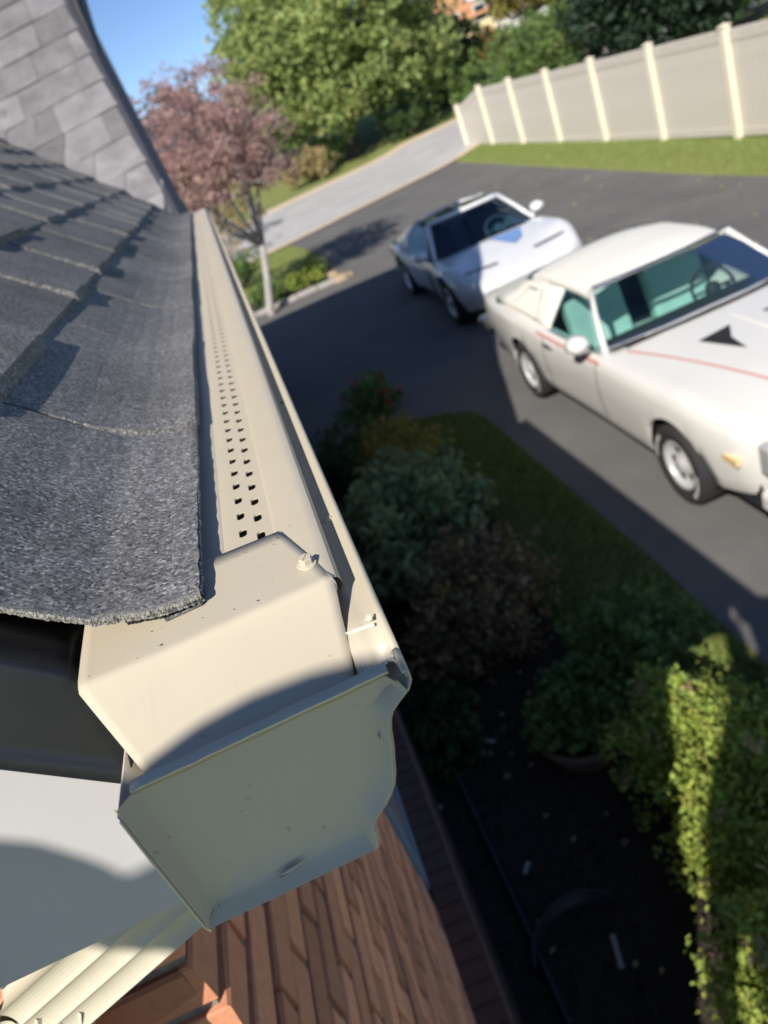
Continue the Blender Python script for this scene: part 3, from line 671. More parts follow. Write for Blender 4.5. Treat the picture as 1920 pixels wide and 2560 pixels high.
# ------------------------------------------------------------------ downspout
ds = tag(empty('downspout', (-.3, .18, -.3)), 'cream ribbed metal downspout elbow under the eave panel', 'downspout')
def Dn(o): o.parent = ds; o.matrix_parent_inverse = Matrix.Translation((.3, -.18, .3)); return o
def spout(A, B, wN, hN, ribs, name, mt='beige_vinyl'):
    A, B = Vector(A), Vector(B); t = (B-A).normalized(); s_ = Vector((0, 1, 0)); s_ = (s_-t*s_.dot(t)).normalized(); u_ = t.cross(s_)
    if u_.z < 0: u_ = -u_
    prof = []
    def side(p, q, n_):
        for k in range(ribs*6): t = k/(ribs*6); d = .003*abs(math.sin(t*ribs*PI))**.7; prof.append((p[0]+(q[0]-p[0])*t-n_[0]*d, p[1]+(q[1]-p[1])*t-n_[1]*d))
    a_, b_ = wN/2, hN/2
    side((-a_, b_), (a_, b_), (0, 1)); side((a_, b_), (a_, -b_), (1, 0)); side((a_, -b_), (-a_, -b_), (0, -1)); side((-a_, -b_), (-a_, b_), (-1, 0))
    mb = MB(); mb.grid([[tuple(P+s_*a+u_*b) for a, b in prof] for P in (A, A.lerp(B, .5), B)], loop=True); mb.poly([tuple(B+s_*a+u_*b) for a, b in prof])
    return Dn(recalc(mb.build(name, mt)))
spout((-.19, .178, -.208), (-.352, .178, -.268), .058, .060, 3, 'elbow')
spout((-.345, .178, -.262), (-.39, .178, -.35), .056, .058, 4, 'elbow')
spout((-.392, .178, -.345), (-.392, .178, Z0+.2), .054, .056, 4, 'pipe')
# ------------------------------------------------------------------ privacy fence along the drive
fence = tag(empty('privacy_fence', (9.3, 13.7, -2.96)), 'tan vinyl privacy fence with cream posts along the far side of the driveway', 'fence')
FA = math.radians(-1.02); fdir = Vector((math.sin(FA), math.cos(FA), .010)); F0 = Vector((9.361, 13.709, -2.96)); fence.location = F0
pm_ = MB(); pm_.cbox(-.075, .075, -.075, .075, -.25, 1.83, .006)
cm_ = MB(); cm_.box(-.09, .09, -.09, .09, 1.828, 1.845); v0 = len(cm_.v); cm_.v += [(-.085, -.085, 1.845), (.085, -.085, 1.845), (.085, .085, 1.845), (-.085, .085, 1.845), (0, 0, 1.885)]; cm_.f += [(v0, v0+1, v0+4), (v0+1, v0+2, v0+4), (v0+2, v0+3, v0+4), (v0+3, v0, v0+4)]
post_me = cap_me = None
def linkme(name, me, parent, loc):
    o = bpy.data.objects.new(name, me); COL.objects.link(o); o.parent = parent; o.location = loc; return o
BW = (2.44-.16)/15; bd_ = MB(); bd_.cbox(-.018, .018, 0, BW-.004, .16, 1.62, .003); bo_me = None
for k in range(-3, 7):
    P = fdir*2.44*k; last = k == 6
    if post_me is None:
        o = pm_.build('post', 'fence_post', fence); post_me = o.data; o.location = P; c_ = cm_.build('cap', 'fence_post', o); cap_me = c_.data; 
        for i in range(15):
            if bo_me is None: bo = bd_.build('board', 'fence_panel', fence); bo_me = bo.data; bo.location = P+Vector((0, .08, 0))
            else: linkme('board', bo_me, fence, P+Vector((0, .08+BW*i, 0)))
        r1 = MB(); r1.cbox(-.028, .028, .075, 2.365, 1.60, 1.79, .006); o1 = r1.build('top_rail', 'fence_panel', fence); tr_me = o1.data; o1.location = P
        r2 = MB(); r2.cbox(-.028, .028, .075, 2.365, .03, .17, .006); o2 = r2.build('bottom_rail', 'fence_panel', fence); br_me = o2.data; o2.location = P
        continue
    o = linkme('post', post_me, fence, P)
    if last: o.location = P - Vector((0, 0, .42))
    linkme('cap', cap_me, o, (0, 0, 0))
    if k < 5:
        [linkme('board', bo_me, fence, P+Vector((0, .08+BW*i, 0))) for i in range(15)]; linkme('top_rail', tr_me, fence, P); linkme('bottom_rail', br_me, fence, P)
P5 = fdir*2.44*5                                       # last panel steps down towards the road
for i in range(15): bb = MB(); bb.cbox(-.018, .018, 0, BW-.004, .16, 1.62-.42*(.08+BW*i)/2.44, .003); o = bb.build('board', 'fence_panel', fence); o.location = P5+Vector((0, .08+BW*i, 0))
rb_ = MB(); rb_.prism([(-.028, .075, 1.60), (-.028, .075, 1.79), (-.028, 2.365, 1.37), (-.028, 2.365, 1.18)], (.056, 0, 0)); o = recalc(rb_.build('top_rail', 'fence_panel', fence)); o.location = P5
linkme('bottom_rail', br_me, fence, P5-Vector((0, 0, .02)))

# ------------------------------------------------------------------ cars (x across, y from nose to tail, z up)
def interp(tab, y):                                    # monotone cubic through the table
    if y <= tab[0][0]: return tab[0][1]
    if y >= tab[-1][0]: return tab[-1][1]
    i = 0
    while y > tab[i+1][0]: i += 1
    def sl_(j):
        if j < 0 or j > len(tab)-2: return None
        return (tab[j+1][1]-tab[j][1])/(tab[j+1][0]-tab[j][0])
    def tan(j):
        p, q = sl_(j-1), sl_(j)
        if p is None: return q
        if q is None: return p
        return 0 if p*q <= 0 else 2*p*q/(p+q)
    h = tab[i+1][0]-tab[i][0]; t = (y-tab[i][0])/h; m0, m1 = tan(i)*h, tan(i+1)*h
    return (2*t**3-3*t*t+1)*tab[i][1]+(t**3-2*t*t+t)*m0+(-2*t**3+3*t*t)*tab[i+1][1]+(t**3-t*t)*m1
def car_body(L, W, SH, HC, SILL, wheels, R, waist=None):
    n = int(L/.045); rows = []
    for i in range(n+1):
        y = L*i/n; w_ = interp(W, y); b = interp(SH, y); h = interp(HC, y); s_ = interp(SILL, y)
        mid = s_+(b-s_)*.5
        half = [(0, h), (.22*w_, h-.002), (.45*w_, h-.006), (.66*w_, h-.012+(b-h)*.25), (.82*w_, b-.004+(h-b)*.1), (.91*w_, b-.008), (.965*w_, b-.045), (.99*w_, b-.12), (w_, mid+.07), (.995*w_, mid-.03), (.975*w_, s_+.13), (.95*w_, s_+.05), (.92*w_, s_)]
        out = []
        for k, (x, z) in enumerate(half):
            for wc, wz_ in wheels:
                dy = y-wc
                if abs(dy) < R and k >= 6: 
                    ar = wz_+math.sqrt(R*R-dy*dy); 
                    if z < ar: z = min(ar, b-.02); x = max(x, .965*w_)
            out.append((x, z))
        rows.append([(-x, y, z) for x, z in out[::-1]] + [(x, y, z) for x, z in out[1:]])
    return rows
def wheel(car, x, y, R, wd, side, whole=True):
    wmat = Matrix.Translation((x, y, R)) @ Matrix.Rotation(PI/2*side, 4, 'Y')   # axis along +-x, outward +z
    mb = MB(); r = R; mb.lathe([(r*.60, -wd*.45), (r*.78, -wd*.5), (r*.94, -wd*.47), (r, -wd*.36), (r, wd*.36), (r*.94, wd*.47), (r*.80, wd*.5), (r*.66, wd*.46), (r*.61, wd*.40)], 36, wmat)
    o = recalc(mb.build('wheel', 'tyre', car, smooth=True)); 
    mb = MB(); rim = r*.62
    mb.lathe([(rim, wd*.42), (rim*.96, wd*.46), (rim*.90, wd*.40), (rim*.84, wd*.22), (rim*.70, wd*.20), (rim*.42, wd*.26), (rim*.30, wd*.40), (rim*.22, wd*.46), (0.001, wd*.47)], 30, wmat); recalc(mb.build('rim', 'rally_rim', o, smooth=True))
    mb = MB()
    for k in range(5):
        a = k*2*PI/5+.3; p = wmat @ Vector((rim*.60*math.cos(a), rim*.60*math.sin(a), wd*.245)); m_ = Matrix.Translation(p) @ wmat.to_3x3().to_4x4()
        mb.poly([tuple(m_ @ Vector((rim*.13*math.cos(q)*math.cos(a)-rim*.2*math.sin(q)*math.sin(a), rim*.13*math.cos(q)*math.sin(a)+rim*.2*math.sin(q)*math.cos(a), .012))) for q in frange(0, 2*PI, 12)[:-1]])
    mb.build('rim_slot', 'dark_gap', o)
    mb = MB()
    for s0 in (.7, 3.9):
        for k in range(7):
            a = s0+k*.13; mb.poly([tuple(wmat @ Vector((rr_*math.cos(a+da), rr_*math.sin(a+da), wd*.505))) for rr_, da in ((r*.76, 0), (r*.86, 0), (r*.86, .08), (r*.76, .08))])
    mb.build('sidewall_mark', 'white_letter', o)['kind'] = 'stuff'
    return o
def gridpart(rows, name, mt, car, smooth=True, thick=0):
    mb = MB(); mb.grid(rows); o = recalc(mb.build(name, mt, car, smooth=smooth))
    if thick: solidify(o, thick)
    return o
def lerp3(a, b, t): return tuple(a[i]+(b[i]-a[i])*t for i in range(3))
def patch(a, b, c, d, n=6, bow=(0, 0, 0)):             # bilinear patch with a bow: a-b lower edge, d-c upper edge
    rows = []
    for j in range(n+1):
        r = []
        for i in range(n+1):
            p = lerp3(lerp3(a, b, i/n), lerp3(d, c, i/n), j/n); k = math.sin(PI*i/n); r.append(tuple(p[q]+bow[q]*k for q in range(3)))
        rows.append(r)
    return rows
def seat(car, x, y, wd, mt, h=.95, deep=.5):
    mb = MB(); mb.cbox(x-wd/2, x+wd/2, y-deep, y+.05, .38, .58, .05); b = mb.build('seat', mt, car, smooth=False); bevel(b, .03)
    mb = MB(); A = Matrix.Translation((x, y, .5)) @ Matrix.Rotation(-.28, 4, 'X'); mb.box(-wd/2, wd/2, -.04, .12, 0, h-.5, A); mb.box(-wd*.3, wd*.3, -.02, .09, h-.5, h-.36, A); o = mb.build('seat_back', mt, car); bevel(o, .035)
def steering(car, x, y, z, R, mt):
    A = Matrix.Translation((x, y, z)) @ Matrix.Rotation(1.05, 4, 'X'); mb = MB()
    pts = [tuple(A @ Vector((R*math.cos(t), R*math.sin(t), 0))) for t in frange(0, 2*PI, 24)]; mb.tube(pts, .016, 6, False)
    mb.tube([tuple(A @ Vector((-R, 0, 0))), tuple(A @ Vector((R, 0, 0)))], .014, 6); mb.lathe([(.001, .03), (.06, .02), (.07, -.02)], 12, A); mb.build('steering_wheel', mt, car)
def mirror(car, x, y, z, s, mt):
    mb = MB(); A = Matrix.Translation((x, y, z)) @ Matrix.Rotation(PI/2, 4, 'X'); mb.lathe([(.001, .12), (.05, .10), (.075, .05), (.08, -.03), (.07, -.04)], 16, A @ Matrix.Scale(1.25, 4, (1, 0, 0)))
    mb.tube([(x, y, z-.04), (x-s*.10, y+.02, z-.10)], [.03, .035], 8); mb.build('side_mirror', mt, car, smooth=True)

# white 1970s coupe
P1 = gh(1722, 1257); P2 = gh(1352, 992)
c1 = tag(empty('coupe'), 'white seventies coupe with pale vinyl roof, teal seats and red pinstripe', 'car', 'cars parked on the driveway')
rot1 = math.atan2(P1.x-P2.x, P2.y-P1.y)*.6
L1 = 5.35; WB0, WB1 = .98, 3.82; RW = .315
W1 = [(0, .30), (.04, .50), (.12, .70), (.35, .88), (.8, .955), (1.6, .965), (2.6, .955), (3.4, .965), (3.9, .975), (4.6, .93), (5.15, .84), (5.3, .78), (5.35, .70)]
S1 = [(0, .60), (.05, .68), (.2, .80), (.6, .865), (1.0, .895), (1.9, .90), (2.6, .885), (3.2, .90), (3.8, .945), (4.6, .93), (5.2, .88), (5.35, .74)]
H1 = [(0, .61), (.05, .70), (.2, .82), (.6, .90), (1.2, .945), (1.9, .965), (2.1, .80), (2.3, .55), (3.9, .55), (4.15, .80), (4.4, .955), (4.9, .94), (5.2, .89), (5.35, .75)]
SI1 = [(0, .42), (.1, .36), (.5, .27), (1, .23), (4, .23), (4.6, .28), (5.2, .36), (5.35, .45)]
R1 = car_body(L1, W1, S1, H1, SI1, [(WB0, .305), (WB1, .305)], .385)
o = gridpart(R1, 'body', 'car_white', c1); autosmooth(o, 38)
mb = MB()
for r in (R1[0], R1[-1]): mb.poly(r)
recalc(mb.build('end_panel', 'car_white', c1))
mb = MB(); mb.box(-.80, .80, .25, 5.1, .20, .40); mb.box(-.78, .78, 1.75, 2.02, .40, .80); mb.build('underbody', 'dark_gap', c1)
for wy in (WB0, WB1):
    for sx in (-1, 1): mb = MB(); mb.grid([[(sx*(.70+.21*k_), wy+.375*math.cos(t), .31+.375*math.sin(t)) for k_ in (0, 1)] for t in frange(-.1, PI+.1, 16)]); mb.box(min(sx*.69, sx*.71), max(sx*.69, sx*.71), wy-.37, wy+.37, .2, .65); mb.build('wheel_well', 'dark_gap', c1)
for wy in (WB0, WB1):
    for sx in (-1, 1): wheel(c1, sx*.845, wy, RW, .235, sx)
zt = 1.335
rr = []
for y in frange(2.50, 3.95, 14):
    hw = interp([(2.5, .62), (3.0, .635), (3.95, .60)], y); zc = interp([(2.5, zt-.035), (2.9, zt), (3.4, zt-.005), (3.95, zt-.075)], y)
    rr.append([(-hw-.035, y, zc-.115)] + [(hw*t, y, zc-.05*abs(t)**3-.012) for t in (-1, -.95, -.8, -.5, -.2, 0, .2, .5, .8, .95, 1)] + [(hw+.035, y, zc-.115)])
gridpart(rr, 'roof', 'vinyl_roof', c1, thick=.02)
for sx in (-1, 1):
    rows = []
    for y0, y1, in ((3.10, 3.02), (3.3, 3.25), (3.55, 3.5), (3.85, 3.75), (4.15, 3.9), (4.52, 3.97)):
        bz = interp(S1, y0)-.01; tz = interp([(2.5, zt-.15), (2.9, zt-.115), (3.4, zt-.12), (3.97, zt-.18)], y1)
        rows.append([(sx*.875, y0, bz-.02), (sx*.86, y0, bz+.05), (sx*.80, y0+(y1-y0)*.4, bz+(tz-bz)*.45), (sx*.70, y0+(y1-y0)*.8, bz+(tz-bz)*.85), (sx*.655, y1, tz+.01)])
    gridpart(rows, 'quarter_panel', 'vinyl_roof', c1, thick=.03)
    # recessed opera window panel
    fr = MB(); q = [(sx*.868, 3.36, .965), (sx*.852, 3.95, .985), (sx*.735, 3.72, 1.19), (sx*.735, 3.42, 1.19)]
    q = [(a+sx*.012, b, c_) for a, b, c_ in q]; fr.tube(q+[q[0]], .008, 6, False); fr.build('quarter_window_frame', 'vinyl_roof', c1)
    # door glass and pillars
    a = (sx*.87, 2.10, .885); b = (sx*.87, 3.10, .885); c_ = (sx*.665, 3.03, 1.215); d = (sx*.675, 2.58, 1.20)
    gridpart(patch(a, b, c_, d, 4), 'door_glass', 'car_glass', c1)
    mb = MB(); mb.tube([(sx*.845, 2.02, .90), (sx*.72, 2.34, 1.12), (sx*.635, 2.52, 1.275)], [.028, .024, .026], 8); mb.build('windscreen_pillar', 'car_white', c1, smooth=True)
    mb = MB(); mb.tube([(sx*.882, 2.05, .905), (sx*.885, 3.1, .90)], .010, 6); mb.build('window_sill_trim', 'chrome', c1)
    # red pinstripe from the nose over the wing and back along the belt line
    rw_ = []
    for y in frange(.25, 3.3, 40):
        w_ = interp(W1, y); b_ = interp(S1, y); h_ = interp(H1, y) if y < 1.9 else b_+.05
        x0 = (.30+.48*y/1.9)*.96 if y < 1.9 else (.83+.09*sst((y-1.9)/.3))*w_
        xn = x0/w_; z0 = (h_-.006+(xn-.45)/.21*(-.006+(b_-h_)*.25) if xn < .66 else h_-.012+(b_-h_)*.25+(xn-.66)/.16*(.008+(b_-h_)*.65))+.004 if y < 1.9 else b_; rw_.append([(sx*x0, y, z0+.002), (sx*(x0+.016), y, z0-.001)] if y < 1.95 else [(sx*(.962*w_+.002), y, b_-.036), (sx*(.975*w_+.002), y, b_-.056)])
    gridpart(rw_[:22], 'pinstripe', 'car_red', c1, False); gridpart(rw_[23:], 'pinstripe', 'car_red', c1, False)
    mb = MB(); mb.box(min(sx*.955, sx*.975), max(sx*.955, sx*.975), 2.93, 3.1, .775, .80); mb.build('door_handle', 'chrome', c1)
    for yd in (2.06, 3.16):
        rows = [[(sx*(interp(W1, yd)*k_+.003), yd-.006, z_), (sx*(interp(W1, yd)*k_+.003), yd+.006, z_)] for k_, z_ in ((.92, .25), (.975, .36), (.998, .53), (1.0, .63), (.99, .77), (.965, .845))]
        gridpart(rows, 'door_seam', 'dark_gap', c1, False)
    mb = MB(); mb.box(min(sx*.875, sx*.905), max(sx*.875, sx*.905), .30, .46, .56, .61); o = mb.build('side_marker', 'amber', c1); 
    # headlamps, two a side, in bright surrounds
    mb = MB(); mb.cbox(min(sx*.42, sx*.83), max(sx*.42, sx*.83), .055, .19, .55, .745, .02); o = mb.build('headlamp_surround', 'rally_rim', c1)
    for hx_ in (.525, .715):
        mb = MB(); mb.lathe([(.085, .0), (.082, .02), (.06, .035), (.001, .045)], 18, Matrix.Translation((sx*hx_, .055, .648)) @ Matrix.Rotation(PI/2, 4, 'X')); mb.build('headlamp', 'lamp_glass', o, smooth=True)
mb = MB(); mb.cbox(-.92, .92, -.10, .10, .36, .50, .03); o = mb.build('front_bumper', 'car_white', c1); bevel(o, .02)
mb = MB(); mb.cbox(-.90, .90, -.115, -.095, .40, .45, .01); mb.build('bumper_strip', 'black_rubber', c1)
mb = MB(); mb.cbox(-.36, .36, -.02, .1, .52, .66, .03); mb.build('grille', 'dark_gap', c1)
mb = MB(); mb.cbox(-.90, .90, 5.28, 5.45, .42, .58, .03); mb.build('rear_bumper', 'chrome', c1)
gridpart(patch((-.80, 2.03, .925), (.80, 2.03, .925), (.62, 2.52, 1.27), (-.62, 2.52, 1.27), 8, (0, -.10, .015)), 'windscreen', 'car_glass', c1)
gridpart(patch((.74, 4.42, .94), (-.74, 4.42, .94), (-.58, 3.94, 1.225), (.58, 3.94, 1.225), 6, (0, .06, 0)), 'rear_window', 'car_glass', c1)
mb = MB(); mb.tube([(x, 2.51-.10*math.cos(x/.62*PI/2), 1.285+.02*math.cos(x/.62*PI/2)) for x in frange(-.63, .63, 12)], .018, 6); mb.tube([(x, 2.02-.10*math.cos(x/.8*PI/2), .935+.015*math.cos(x/.8*PI/2)) for x in frange(-.82, .82, 12)], .014, 6); mb.build('windscreen_trim', 'chrome', c1)
for sx in (-1, 1):
    v = MB(); v.poly([(sx*.13, 1.42, .965), (sx*.40, 1.40, .955), (sx*.36, 1.28, .950), (sx*.27, 1.02, .935), (sx*.24, 1.24, .955)]); v.build('hood_vent', 'dark_gap', c1)
mb = MB(); mb.tube([(0, .12, .79), (0, .5, .897), (0, 1.0, .94), (0, 1.6, .967)], [.008, .012, .012, .006], 6); mb.build('hood_crease', 'car_white', c1)
mb = MB(); mb.cbox(-.80, .80, 1.98, 2.32, .55, .90, .04); mb.build('dashboard', 'interior_dark', c1)
gridpart([[(x, 1.86-.10*math.cos(x/.8*PI/2)+dy, .972-.03*abs(x)+.004-.02*dy) for x in frange(-.74, .74, 12)] for dy in (0, .07)], 'cowl_grille', 'dark_gap', c1, False)
for x in (-.40, .40): seat(c1, x, 2.98, .56, 'interior_teal', 1.08)
seat(c1, 0, 3.80, 1.3, 'interior_blue', .92, .5)
mb = MB(); mb.cbox(-.12, .12, 2.2, 3.1, .3, .60, .03); mb.build('console', 'interior_teal', c1)
for sx in (-1, 1):
    mb = MB(); mb.cbox(min(sx*.80, sx*.845), max(sx*.80, sx*.845), 2.1, 3.3, .3, .88, .01); mb.build('door_card', 'interior_teal', c1)
mb = MB(); mb.box(-.78, .78, 2.1, 4.2, .22, .30); mb.build('cabin_floor', 'interior_dark', c1)
steering(c1, .40, 2.46, .86, .19, 'interior_dark')
mirror(c1, -.985, 2.22, .99, -1, 'car_white'); mirror(c1, .985, 2.22, .99, 1, 'car_white')
c1.location = (P1.x+.925, P1.y-WB0, P1.z+.008); c1.rotation_euler.z = rot1

# low pearl white sports car behind it
c2 = tag(empty('sports_car'), 'low white sports car with glass roof panels, half in blue shade behind the coupe', 'car', 'cars parked on the driveway')
L2 = 4.70; wa, wb = .98, 3.47
W2 = [(0, .25), (.1, .55), (.35, .76), (.9, .87), (1.5, .85), (2.2, .80), (2.8, .82), (3.4, .88), (4.0, .86), (4.5, .76), (4.7, .62)]
S2 = [(0, .50), (.15, .58), (.5, .70), (.95, .80), (1.5, .80), (2.2, .76), (2.9, .80), (3.4, .87), (4.0, .86), (4.5, .82), (4.7, .70)]
H2 = [(0, .51), (.15, .58), (.5, .67), (1.0, .76), (1.45, .81), (1.62, .78), (1.8, .5), (3.3, .5), (3.6, .78), (4.2, .83), (4.5, .81), (4.7, .71)]
SI2 = [(0, .36), (.3, .27), (.8, .2), (3.8, .2), (4.4, .3), (4.7, .42)]
R2 = car_body(L2, W2, S2, H2, SI2, [(wa, .32), (wb, .32)], .40)
o = gridpart(R2, 'body', 'car_pearl', c2); autosmooth(o, 38)
mb = MB()
for r in (R2[0], R2[-1]): mb.poly(r)
recalc(mb.build('end_panel', 'car_pearl', c2))
mb = MB(); mb.box(-.70, .70, .3, 4.4, .17, .36); mb.box(-.66, .66, 1.4, 1.62, .36, .70); mb.build('underbody', 'dark_gap', c2)
for wy in (wa, wb):
    for sx in (-1, 1): wheel(c2, sx*.755, wy, .325, .22, sx)
# roof: header, centre bar, glass panels, rear hoop and buttresses
gridpart(patch((-.70, 1.66, .79), (.70, 1.66, .79), (.50, 2.30, 1.17), (-.50, 2.30, 1.17), 8, (0, -.14, .02)), 'windscreen', 'smoked_glass', c2)
mb = MB(); mb.tube([(x, 2.31-.13*math.cos(x/.52*PI/2), 1.175+.02*math.cos(x/.52*PI/2)) for x in frange(-.52, .52, 10)], .038, 8)
for sx in (-1, 1): mb.tube([(sx*.72, 1.68, .79), (sx*.62, 2.0, 1.0), (sx*.52, 2.31, 1.175)], [.03, .028, .035], 8)
mb.build('windscreen_frame', 'car_pearl', c2, smooth=True)
for sx in (-1, 1):
    gridpart(patch((sx*.05, 2.20, 1.20), (sx*.52, 2.33, 1.165), (sx*.54, 2.95, 1.15), (sx*.05, 2.95, 1.20), 4), 'roof_glass', 'smoked_glass', c2)
    rows = [[(sx*.80, 3.0, .80), (sx*.66, 3.0, 1.0), (sx*.54, 2.95, 1.15)], [(sx*.80, 3.5, .85), (sx*.66, 3.25, 1.02), (sx*.53, 3.08, 1.16)], [(sx*.74, 4.0, .84), (sx*.64, 3.7, .97), (sx*.50, 3.2, 1.15)]]
    gridpart(rows, 'roof_buttress', 'car_pearl', c2, thick=.02)
    gridpart(patch((sx*.78, 1.75, .78), (sx*.80, 2.98, .80), (sx*.55, 2.93, 1.14), (sx*.55, 2.33, 1.14), 4), 'door_glass', 'smoked_glass', c2)
    sl_ = MB(); sl_.poly([(sx*.24, .50, .688), (sx*.66, .53, .709), (sx*.66, .56, .718), (sx*.24, .53, .698)]); sl_.build('headlamp_gap', 'dark_gap', c2)
    mb = MB(); mb.lathe([(.03, -.01), (.09, .0), (.09, .02)], 14, Matrix.Translation((sx*.45, 4.71, .62)) @ Matrix.Rotation(-PI/2, 4, 'X')); mb.build('tail_lamp', 'car_red', c2)
gridpart([[(-.54, y, 1.15-.02*(y > 3.1)), (-.2, y, 1.20-.02*(y > 3.1)), (.2, y, 1.20-.02*(y > 3.1)), (.54, y, 1.15-.02*(y > 3.1))] for y in (2.93, 3.05, 3.2)], 'roof_hoop', 'car_pearl', c2, thick=.03)
mb = MB(); mb.box(-.045, .045, 2.2, 2.96, 1.185, 1.208); mb.build('roof_bar', 'car_pearl', c2)
gridpart(patch((.68, 4.05, .84), (-.68, 4.05, .84), (-.50, 3.2, 1.15), (.50, 3.2, 1.15), 5), 'rear_window', 'smoked_glass', c2)
mb = MB(); mb.poly([(-.02, 1.38, .820), (.40, 1.34, .815), (.30, 1.02, .782), (.14, .86, .762)]); mb.build('hood_shade_patch', 'hood_shade_blue', c2)  # bluish shade of the hood relief, painted on as a flat patch
mb = MB(); mb.cbox(-.68, .68, 1.6, 1.95, .4, .74, .04); mb.build('dashboard', 'interior_dark', c2)
for x in (-.36, .36): seat(c2, x, 2.75, .5, 'interior_blue', .98)
mb = MB(); mb.box(-.68, .68, 1.7, 3.3, .2, .30); mb.build('cabin_floor', 'interior_dark', c2)
steering(c2, .36, 2.12, .76, .18, 'interior_teal')
mirror(c2, -.86, 1.85, .88, -1, 'car_pearl'); mirror(c2, .86, 1.85, .88, 1, 'car_pearl')
c2.location = (3.56, 9.72, gz(3.4, 12)+.008); c2.scale = (1.14, 1.09, 1.04); c2.rotation_euler.z = math.radians(-1.0)

# ------------------------------------------------------------------ vegetation
def leafquad(mb, p, n, up, s, asp=.6):
    a = n.cross(up); 
    if a.length < 1e-3: a = n.orthogonal()
    a.normalize(); b = a.cross(n).normalized(); k = len(mb.v)
    q = n*s*.18
    mb.v += [tuple(p-b*s*.5), tuple(p+a*s*asp*.5+q), tuple(p+b*s*.5), tuple(p-a*s*asp*.5+q)]; mb.f.append((k, k+1, k+2, k+3))
def rv(r):
    while True:
        v = Vector((r.uniform(-1, 1), r.uniform(-1, 1), r.uniform(-1, 1)))
        if .05 < v.length < 1: return v
def cloud(mb, r, c, rad, n, s, asp=.6, shell=.55, flat=0):
    c = Vector(c)
    for _ in range(n):
        v = rv(r); v = v.normalized()*(shell+(1-shell)*r.random()**.6); p = c+Vector((v.x*rad[0], v.y*rad[1], v.z*rad[2]))
        nn = (v.normalized()*.6+rv(r).normalized()+Vector((0, 0, flat))).normalized(); leafquad(mb, p, nn, rv(r).normalized(), s*r.uniform(.6, 1.3), asp)
def clumped(r, c, rad, nclump, per, cl, s, asp=.6, bottom=-.7, flat=.2):
    mb = MB(); c = Vector(c)
    for _ in range(nclump):
        v = rv(r).normalized()
        if v.z < bottom: v.z = r.uniform(bottom, .2); 
        d = r.uniform(.45, 1.04)
        k = c+Vector((v.x*rad[0], v.y*rad[1], v.z*rad[2]))*1.0 if 0 else c+Vector((v.x*rad[0]*d, v.y*rad[1]*d, v.z*rad[2]*d))
        q = cl*r.uniform(.55, 1.25); cloud(mb, r, k, (q, q, q*.7), int(per*r.uniform(.6, 1.3)), s, asp, .3, flat)
    return mb
def tree(name, label, cat, base, c, rad, nclump, per, cl, s, leaf, bark, tr, seed, group=None, trunk_top=None, forks=5, asp=.6, bottom=-.7):
    r = random.Random(seed); e = tag(empty(name, base), label, cat, group); base = Vector(base); c = Vector(c)
    def loc(o): o.parent = e; o.matrix_parent_inverse = Matrix.Translation(-base); return o
    loc(clumped(r, c, rad, nclump, per, cl, s, asp, bottom).build('crown', leaf))
    mb = MB(); tt = Vector(trunk_top) if trunk_top else base.lerp(c, .55); md = base.lerp(tt, .5)+Vector((r.uniform(-.1, .1)*tr, r.uniform(-.1, .1), 0))*3*tr
    mb.tube([base-Vector((0, 0, .1)), base+Vector((0, 0, .15)), md, tt], [tr*1.5, tr*1.1, tr*.95, tr*.8], 10)
    for k in range(forks):
        a = 2*PI*k/forks+r.uniform(-.4, .4); e_ = c+Vector((math.cos(a)*rad[0]*.7, math.sin(a)*rad[1]*.7, r.uniform(-.3, .5)*rad[2])); m_ = tt.lerp(e_, .5)+Vector((0, 0, -.08*rad[2]))
        mb.tube([tt-Vector((0, 0, .1*tr)), m_, e_], [tr*.6, tr*.35, tr*.08], 7)
        for q in range(2):
            f_ = m_+rv(r)*rad[0]*.5; mb.tube([m_, m_.lerp(f_, .5)+Vector((0, 0, .05)), f_], [tr*.3, tr*.2, tr*.05], 5)
    loc(mb.build('trunk', bark, smooth=True)); return e
def bush(name, label, cat, c, rad, nclump, per, cl, s, leaf, seed, asp=.6, group=None, flat=.4, extra=None):
    r = random.Random(seed); g = gz(c[0], c[1]); base = Vector((c[0], c[1], g)); e = tag(empty(name, base), label, cat, group)
    def loc(o): o.parent = e; o.matrix_parent_inverse = Matrix.Translation(-base); return o
    cc = Vector((c[0], c[1], g+rad[2]*.75)); loc(clumped(r, cc, rad, nclump, per, cl, s, asp, -.6, flat).build('foliage', leaf))
    mb = MB()
    for k in range(7):
        p = cc+Vector((r.uniform(-.7, .7)*rad[0], r.uniform(-.7, .7)*rad[1], r.uniform(-.1, .7)*rad[2])); mb.tube([base+Vector((r.uniform(-.08, .08), r.uniform(-.08, .08), -.03)), base.lerp(p, .5)+rv(r)*.05, p], [.012, .009, .003], 5)
    loc(mb.build('stems', 'bark'))
    if extra:
        lf, n, s2 = extra; mb = MB()
        for _ in range(n): v = rv(r).normalized(); v.z = abs(v.z); cloud(mb, r, cc+Vector((v.x*rad[0], v.y*rad[1], v.z*rad[2]))*1.0, (s2, s2, s2), 16, s2*.7, .8, .1)
        loc(mb.build('flowers', lf))['kind'] = 'stuff'
    return e
# plum tree on the island beyond the house
tb = gh(*D(590, 680))
cc = hy(*D(436, 345), 17.2)
plum = tree('plum_tree', 'purple leaved ornamental tree with pale trunk on the island beyond the house', 'tree', (tb.x, tb.y, gz(tb.x, tb.y)), (cc.x+.1, 17.2, cc.z+.05), (1.75, 1.6, 1.62), 360, 46, .27, .085, 'leaf_plum', 'bark_pale', .085, 11, trunk_top=tuple(hy(*D(567, 530), 16.9)), forks=8)
